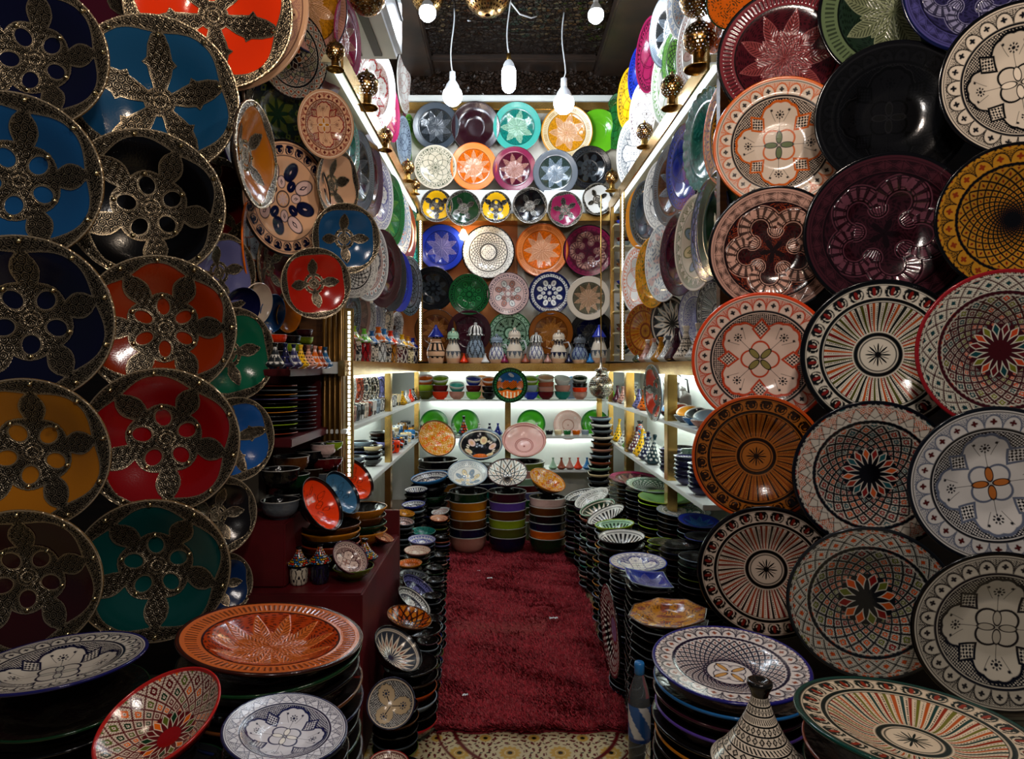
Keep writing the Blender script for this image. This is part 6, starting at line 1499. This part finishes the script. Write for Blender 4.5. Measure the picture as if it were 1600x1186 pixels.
# right lower shelf (z .737)
for i, (px, cc, nm) in enumerate([(964, C['yellow'], 'yellow dotted'), (974, C['white'], 'white'), (982, C['lgreen'], 'light green'), (991, C['maroon'], 'wine and white'), (999, C['yellow'], 'second yellow dotted'), (1008, C['navy'], 'navy dotted'), (1018, lin('14343c'), 'petrol dotted')]):
    X = .86; Y = F*X/(px-CX)
    tagine(Vector((X, Y, S2-.018)), .046, .15, f_bands(cc, K if i in (0, 4, 1, 2) else C['white'], 8, 6, 'dots'), cc*.8, '%s tall cone tagine on the right lower shelf' % nm, 'cone tagines on the right lower shelf', nt=44, lean=(0, .12, 0))
p = Vector((1.02, F*1.02/(1000-CX), S2-.018)); tagine(p, .085, .12, f_bands(K, K, 22, 8, 'confetti'), K, 'dark speckled tagine at the back of the right lower shelf', None, nt=80)
p = Vector((.98, F*.98/(1062-CX), S2-.018))
for k in range(2):
    o = link('green_bowl', tint_mesh('deep', 'all', 64)); o.color = rgba(lin('142a1c')); put(o, p+Vector((0, 0, .072+.05*k)), Vector((0, 0, 1)), .085, 0)
    o.scale.z = .085
    tag(o, ['lower', 'upper'][k]+' dark green deep bowl at the right post on the lower shelf', 'bowl', 'dark green bowls on the right lower shelf')
for i, px in enumerate([1048, 1072, 1096]):
    X = .875; Y = F*X/(px-CX); R = .058-.0*i
    for k in range(6):
        me = _tm.get(('bwbowl', k % 2))
        if me is None:
            me = dish_mesh('bowl', 'lobes', dict(bg=C['white'], line=NV, acc=C['purple']*.6, acc2=C['white'], dark=NV), 22, 84, NV, lin('1c1a38') if k % 2 else lin('3a3658')); me.materials.append(M['paint']); _tm[('bwbowl', k % 2)] = me
        o = link('patterned_bowl', me); put(o, Vector((X+random.uniform(-.003, .003), Y, S2-.018+.67*R+.02*k)), Vector((0, 0, 1)), R, k)
        tag(o, 'violet and white bowl, %s from the bottom, %s stack on the right lower shelf' % (['first', 'second', 'third', 'fourth', 'fifth', 'sixth'][k], ['far', 'middle', 'near'][i]), 'bowl', 'violet and white bowls on the right lower shelf')
# corner rack with little shelves (right, far corner)
rk = empty('corner_rack', (.86, 4.66, 1.34), 'narrow wooden corner rack with small shelves at the far right', 'rack')
MB().box(-.075, -.05, -.02, .02, 0, 1.12, .002).build('upright', M['goldtrim'], rk)
for k in range(7): MB().box(-.06, .20, -.10, .10, .04+.155*k, .05+.155*k, .001).build('rack_shelf', M['cream'], rk)
for k in range(7):
    for q in range(2):
        cn = ['grey', 'dred', 'black', 'dgreen', 'brown', 'steel', 'blue'][(k+q*3) % 7]; R = .050
        o = link('small_bowl', tint_mesh('bowl', 'all', 48)); o.color = rgba(C[cn]); put(o, Vector((.875, 4.63, 1.34+.051+.155*k+.67*R+.03*q)), Vector((0, 0, 1)), R, 0)
        tag(o, '%s small bowl, %s of the pair on the %s shelf of the corner rack' % (NAMES.get(cn, cn), ['lower', 'upper'][q], ['lowest', 'second', 'third', 'fourth', 'fifth', 'sixth', 'top'][k]), 'bowl', 'small bowls in the corner rack')

# ================================================================== carpet
def carpet():
    nx, ny = 190, 420
    u, v = np.meshgrid(np.linspace(0, 1, nx), np.linspace(0, 1, ny), indexing='ij'); u = u.ravel(); v = v.ravel()
    yf, yb = 2.27, 4.68
    def edge(u, v):
        y = yf+(yb-yf)*v
        xl = -.235-.155*v+.008*np.sin(v*40)+.006*np.sin(v*97); xr = .45+.045*v+.012*np.sin(v*31)+.006*np.sin(v*77)
        return xl+(xr-xl)*u, y+.008*np.sin(u*23)*(v < .02)
    x, y = edge(u, v)
    flat = np.clip(1-np.abs(v-.36)/.14, 0, 1)
    bmp = .006*np.sin(x*31+3*np.sin(y*11))*np.sin(y*37+2*np.sin(x*17))+.004*np.sin(y*90+5*np.sin(x*9))
    z = .016+bmp*(1-flat*.7)+.010*np.exp(-((v-.47-.012*np.sin(u*5))/.008)**2)+.006*np.exp(-((v-.50)/.006)**2)*(u > .2)
    e = np.minimum.reduce([u/.02, (1-u)/.02, v/.008, (1-v)/.008]); z = z*np.clip(e, 0, 1)+.001
    n = np.sin(x*13+2*np.sin(y*7))+np.sin(y*17+2*np.sin(x*9))
    base = lin('8c2430'); c = np.tile(base, (len(x), 1)); c = mix(c, lin('96403c'), flat*.75); c = mix(c, lin('4a0c14'), (n > 1.2)*.15+.3*(RNG.rand(len(x)) > .7))
    root = empty('shag_carpet', (.08, 3.4, 0), 'dark red shaggy runner carpet on the tiled floor in the middle', 'carpet')
    me = grid_mesh('woven_base', np.stack([x, y, z], 1), nx, ny, False, c, np.zeros(len(x)))
    o = link('woven_base', me, M['carpet'], root); o.matrix_parent_inverse = Matrix.Translation(-Vector(root.location))
    # pile tufts
    nt_ = 90000
    uu = RNG.rand(nt_); vv = RNG.rand(nt_)**1.25
    fl = np.clip(1-np.abs(vv-.36)/.15, 0, 1); keep = (RNG.rand(nt_) > fl*.93*((uu > .06) & (uu < .80+.1*np.sin(vv*30)))); uu, vv = uu[keep], vv[keep]; m = len(uu)
    X, Y = edge(uu, vv)
    ph = np.sin(X*13+2*np.sin(Y*7))*.6+.5*np.sin(Y*31+X*11)+RNG.randn(m)*.9+3.0
    L = .014+.016*RNG.rand(m); wd = .0022+.0016*RNG.rand(m)
    dx, dy = np.cos(ph)*L, np.sin(ph)*L*.9; px_, py_ = -np.sin(ph)*wd, np.cos(ph)*wd
    z0 = np.full(m, .012); zt = .018+.016*RNG.rand(m)
    vs = np.stack([np.stack([X-px_, Y-py_, z0], 1), np.stack([X+px_, Y+py_, z0], 1), np.stack([X+dx+px_*.4, Y+dy+py_*.4, zt], 1), np.stack([X+dx-px_*.4, Y+dy-py_*.4, zt], 1)], 1).reshape(-1, 3)
    me = bpy.data.meshes.new('pile'); me.vertices.add(4*m); me.vertices.foreach_set('co', vs.astype(np.float32).ravel())
    me.loops.add(4*m); me.loops.foreach_set('vertex_index', np.arange(4*m, dtype=np.int32)); me.polygons.add(m); me.polygons.foreach_set('loop_start', (np.arange(m)*4).astype(np.int32))
    try: me.polygons.foreach_set('loop_total', np.full(m, 4, dtype=np.int32))
    except Exception: pass
    cc = lin('bc3844')[None, :]*(.35+.8*RNG.rand(m))[:, None]; cc = mix(cc, lin('b85c60'), (RNG.rand(m) > .8)*.6)
    cc = np.repeat(cc, 4, 0); a = me.color_attributes.new('Col', 'FLOAT_COLOR', 'POINT'); a.data.foreach_set('color', np.concatenate([cc, np.zeros((4*m, 1))], 1).astype(np.float32).ravel())
    me.update(calc_edges=True)
    o = link('pile', me, M['carpet'], root); o.matrix_parent_inverse = Matrix.Translation(-Vector(root.location)); o['kind'] = 'stuff'
m, nt, b = nodemat('wool'); a_ = N(nt, 'ShaderNodeAttribute'); a_.attribute_name = 'Col'; nt.links.new(a_.outputs['Color'], b.inputs['Base Color']); b.inputs['Roughness'].default_value = .8
b.inputs['Specular IOR Level'].default_value = .2
nz = N(nt, 'ShaderNodeTexNoise', Scale=140.0, Detail=3.0); tc = N(nt, 'ShaderNodeTexCoord'); nt.links.new(tc.outputs['Object'], nz.inputs['Vector']); bp = N(nt, 'ShaderNodeBump', Strength=.7, Distance=.01)
nt.links.new(nz.outputs[0], bp.inputs['Height']); nt.links.new(bp.outputs[0], b.inputs['Normal'])
M['carpet'] = m
carpet()
def scrap(px, py, w, label):
    Y = (H-.035)*F/(py-CY); c = P(px, py, Y); mb = MB(); v = []; k = 7
    for i in range(k):
        for j in range(4): v.append(((i/(k-1)-.5)*w+random.uniform(-1, 1)*w*.05, (j/3-.5)*w*.6+random.uniform(-1, 1)*w*.05, .004+random.uniform(0, .25)*w))
    mb.add(v, [(i*4+j, (i+1)*4+j, (i+1)*4+j+1, i*4+j+1) for i in range(k-1) for j in range(3)], False)
    o = mb.build('paper_scrap', M['plastic']); o.location = c; tag(o, label, 'litter', 'litter on the carpet')
scrap(865, 968, .040, 'crumpled pale blue scrap lying right of centre on the carpet')
scrap(765, 905, .030, 'white paper scrap on the back part of the carpet, left of the rays')
scrap(748, 893, .018, 'tiny white scrap nearest the back stacks on the carpet')
scrap(727, 1088, .022, 'small white shred near the front left of the carpet')

# ================================================================== water bottle
m, nt, b = nodemat('clear_plastic'); b.inputs['Transmission Weight'].default_value = .92; b.inputs['Roughness'].default_value = .05; b.inputs['IOR'].default_value = 1.25; b.inputs['Base Color'].default_value = (.80, .88, .95, 1)
M['pet'] = m
Yb = 1.92; pb = P(999, 1040, Yb)
e = empty('water_bottle', (pb.x, Yb, .001), 'clear plastic water bottle with blue cap on the tiles at the carpet corner', 'bottle')
hz = pb.z+.01
Rb = .033
MB().lathe([(.001, 0), (Rb*.8, .0), (Rb, .012), (Rb, hz*.16), (Rb*.93, hz*.18), (Rb, hz*.2), (Rb, hz*.30), (Rb*.94, hz*.32), (Rb, hz*.34), (Rb, hz*.70), (Rb*.85, hz*.80), (Rb*.45, hz*.90), (Rb*.38, hz*.93)], 32).build('bottle_body', M['pet'], e)
painted_lathe('label', [(Rb*1.015, hz*.45), (Rb*1.02, hz*.455), (Rb*1.02, hz*.70), (Rb*1.015, hz*.705)], 24, 48, lambda s, t, z: mix(mix(np.tile(lin('2a5a9c'), (len(s), 1)), C['white'], (np.sin(t*3+s*6) > .35)*.8), lin('1c3c7c'), (s < .12)*1.), e)
MB().lathe([(Rb*.40, hz*.915), (Rb*.46, hz*.92), (Rb*.46, hz*.985), (Rb*.40, hz*1.0), (.001, hz*1.0)], 24).build('cap', mat_plain('blue_cap', lin('2a7ac0'), .35, 0, lin('2470b4'), 5, .02), e)
dups = [k for k, v in LABELS.items() if v > 1]
if dups: print('DUPLICATE LABELS', dups)

# ------------------------------------------------------------------ wording of labels: the plinth stands on one side, the water bottle on the other
FIX = [('at the top left of the room', 'high above the plinth side'), ('at top left', 'high on the plinth side'), ('at the top left of the ceiling', 'under the ceiling on the plinth side'), ('at the top left', 'high on the plinth side'),
 ('at the upper left', 'high on the plinth side'), ('at upper right', 'high on the bottle side'), ('at the top right', 'high on the bottle side'), ('high near the top right of the ceiling', 'high under the ceiling on the bottle side'),
 ('in the upper left corner', 'high in the plinth side corner'), ('in the top right corner', 'high in the bottle side corner'), ('in the lower right corner', 'low on the outer bottle side'),
 ('cut off by the left edge', 'cut off by the picture edge'), ('at the left edge', 'at the outer plinth side'), ('at the lower left edge', 'at the outer corner of the plinth side'), ('the left edge stack', 'the stack'),
 ('at the right edge', 'at the outer bottle side'), ('at lower left', 'in front of the plinth'), ('at the bottom left', 'in front of the plinth'), ('at lower right', 'beside the water bottle'), ('at the bottom right', 'beyond the water bottle'),
 ('at the back right of the carpet', 'at the far bottle-side end of the carpet'), ('far left corner', 'far plinth-side corner'), ('far right corner', 'far bottle-side corner'), ('at the far right', 'at the far bottle-side corner'),
 ('at the back right corner of the carpet', 'at the far bottle-side corner of the carpet'), ('at the back right', 'over the square dishes'), ('at the left side of the entrance', 'at the plinth side of the entrance'),
 ('nearest the left', 'first from the street'), ('nearest the back stacks', 'close to the back stacks'), ('nearest from the street', 'first from the street'), ('nearest', 'first'), ('behind the right hand platters', 'behind the rayed platters'),
 ('under the left bulb', 'under the round bulb'), ('under the right bulb', 'under the other round bulb'), ('at the right of the second row', 'at the end of the second row'), ('at the right end', 'at the lantern end'), ('at the left end', 'at the plinth end'),
 ('at the right of the back wall', 'at the rack end of the back wall'), ('at the left below', 'just below'), ('the right jars', 'the jar with bright blue lid'), ('right of centre on', 'lying towards the octagonal plates on'),
 ('front left of the carpet', 'front of the carpet, plinth side'), ('left of the rays', 'the larger of two white ones'), ('right post', 'gilt post'),
 ('leftmost', 'plinth-end'), ('rightmost', 'lantern-end'), ('second from left', 'second from plinth end'), ('third from left', 'third from plinth end'),
 ('left of the', 'on the plinth side of the'), ('right of the', 'on the bottle side of the'), ('farthest', 'last')]
def reword(s):
    for a, b in FIX: s = s.replace(a, b)
    s = re.sub(r'\bleft\b', 'plinth-side', s); s = re.sub(r'\bright\b', 'bottle-side', s)
    return s
_seen = {}
for o in list(SC.objects):
    if o.parent is None and 'label' in o:
        l = reword(o['label']); o['label'] = l
        if 'group' in o: o['group'] = reword(o['group'])
        _seen.setdefault(l.lower(), []).append(o.name)
        if len(re.findall(r"[A-Za-z0-9][A-Za-z0-9'-]*", l)) > 16: print('LONG', l)
for k, v in _seen.items():
    if len(v) > 1: print('SAME', k, len(v), v[:3])
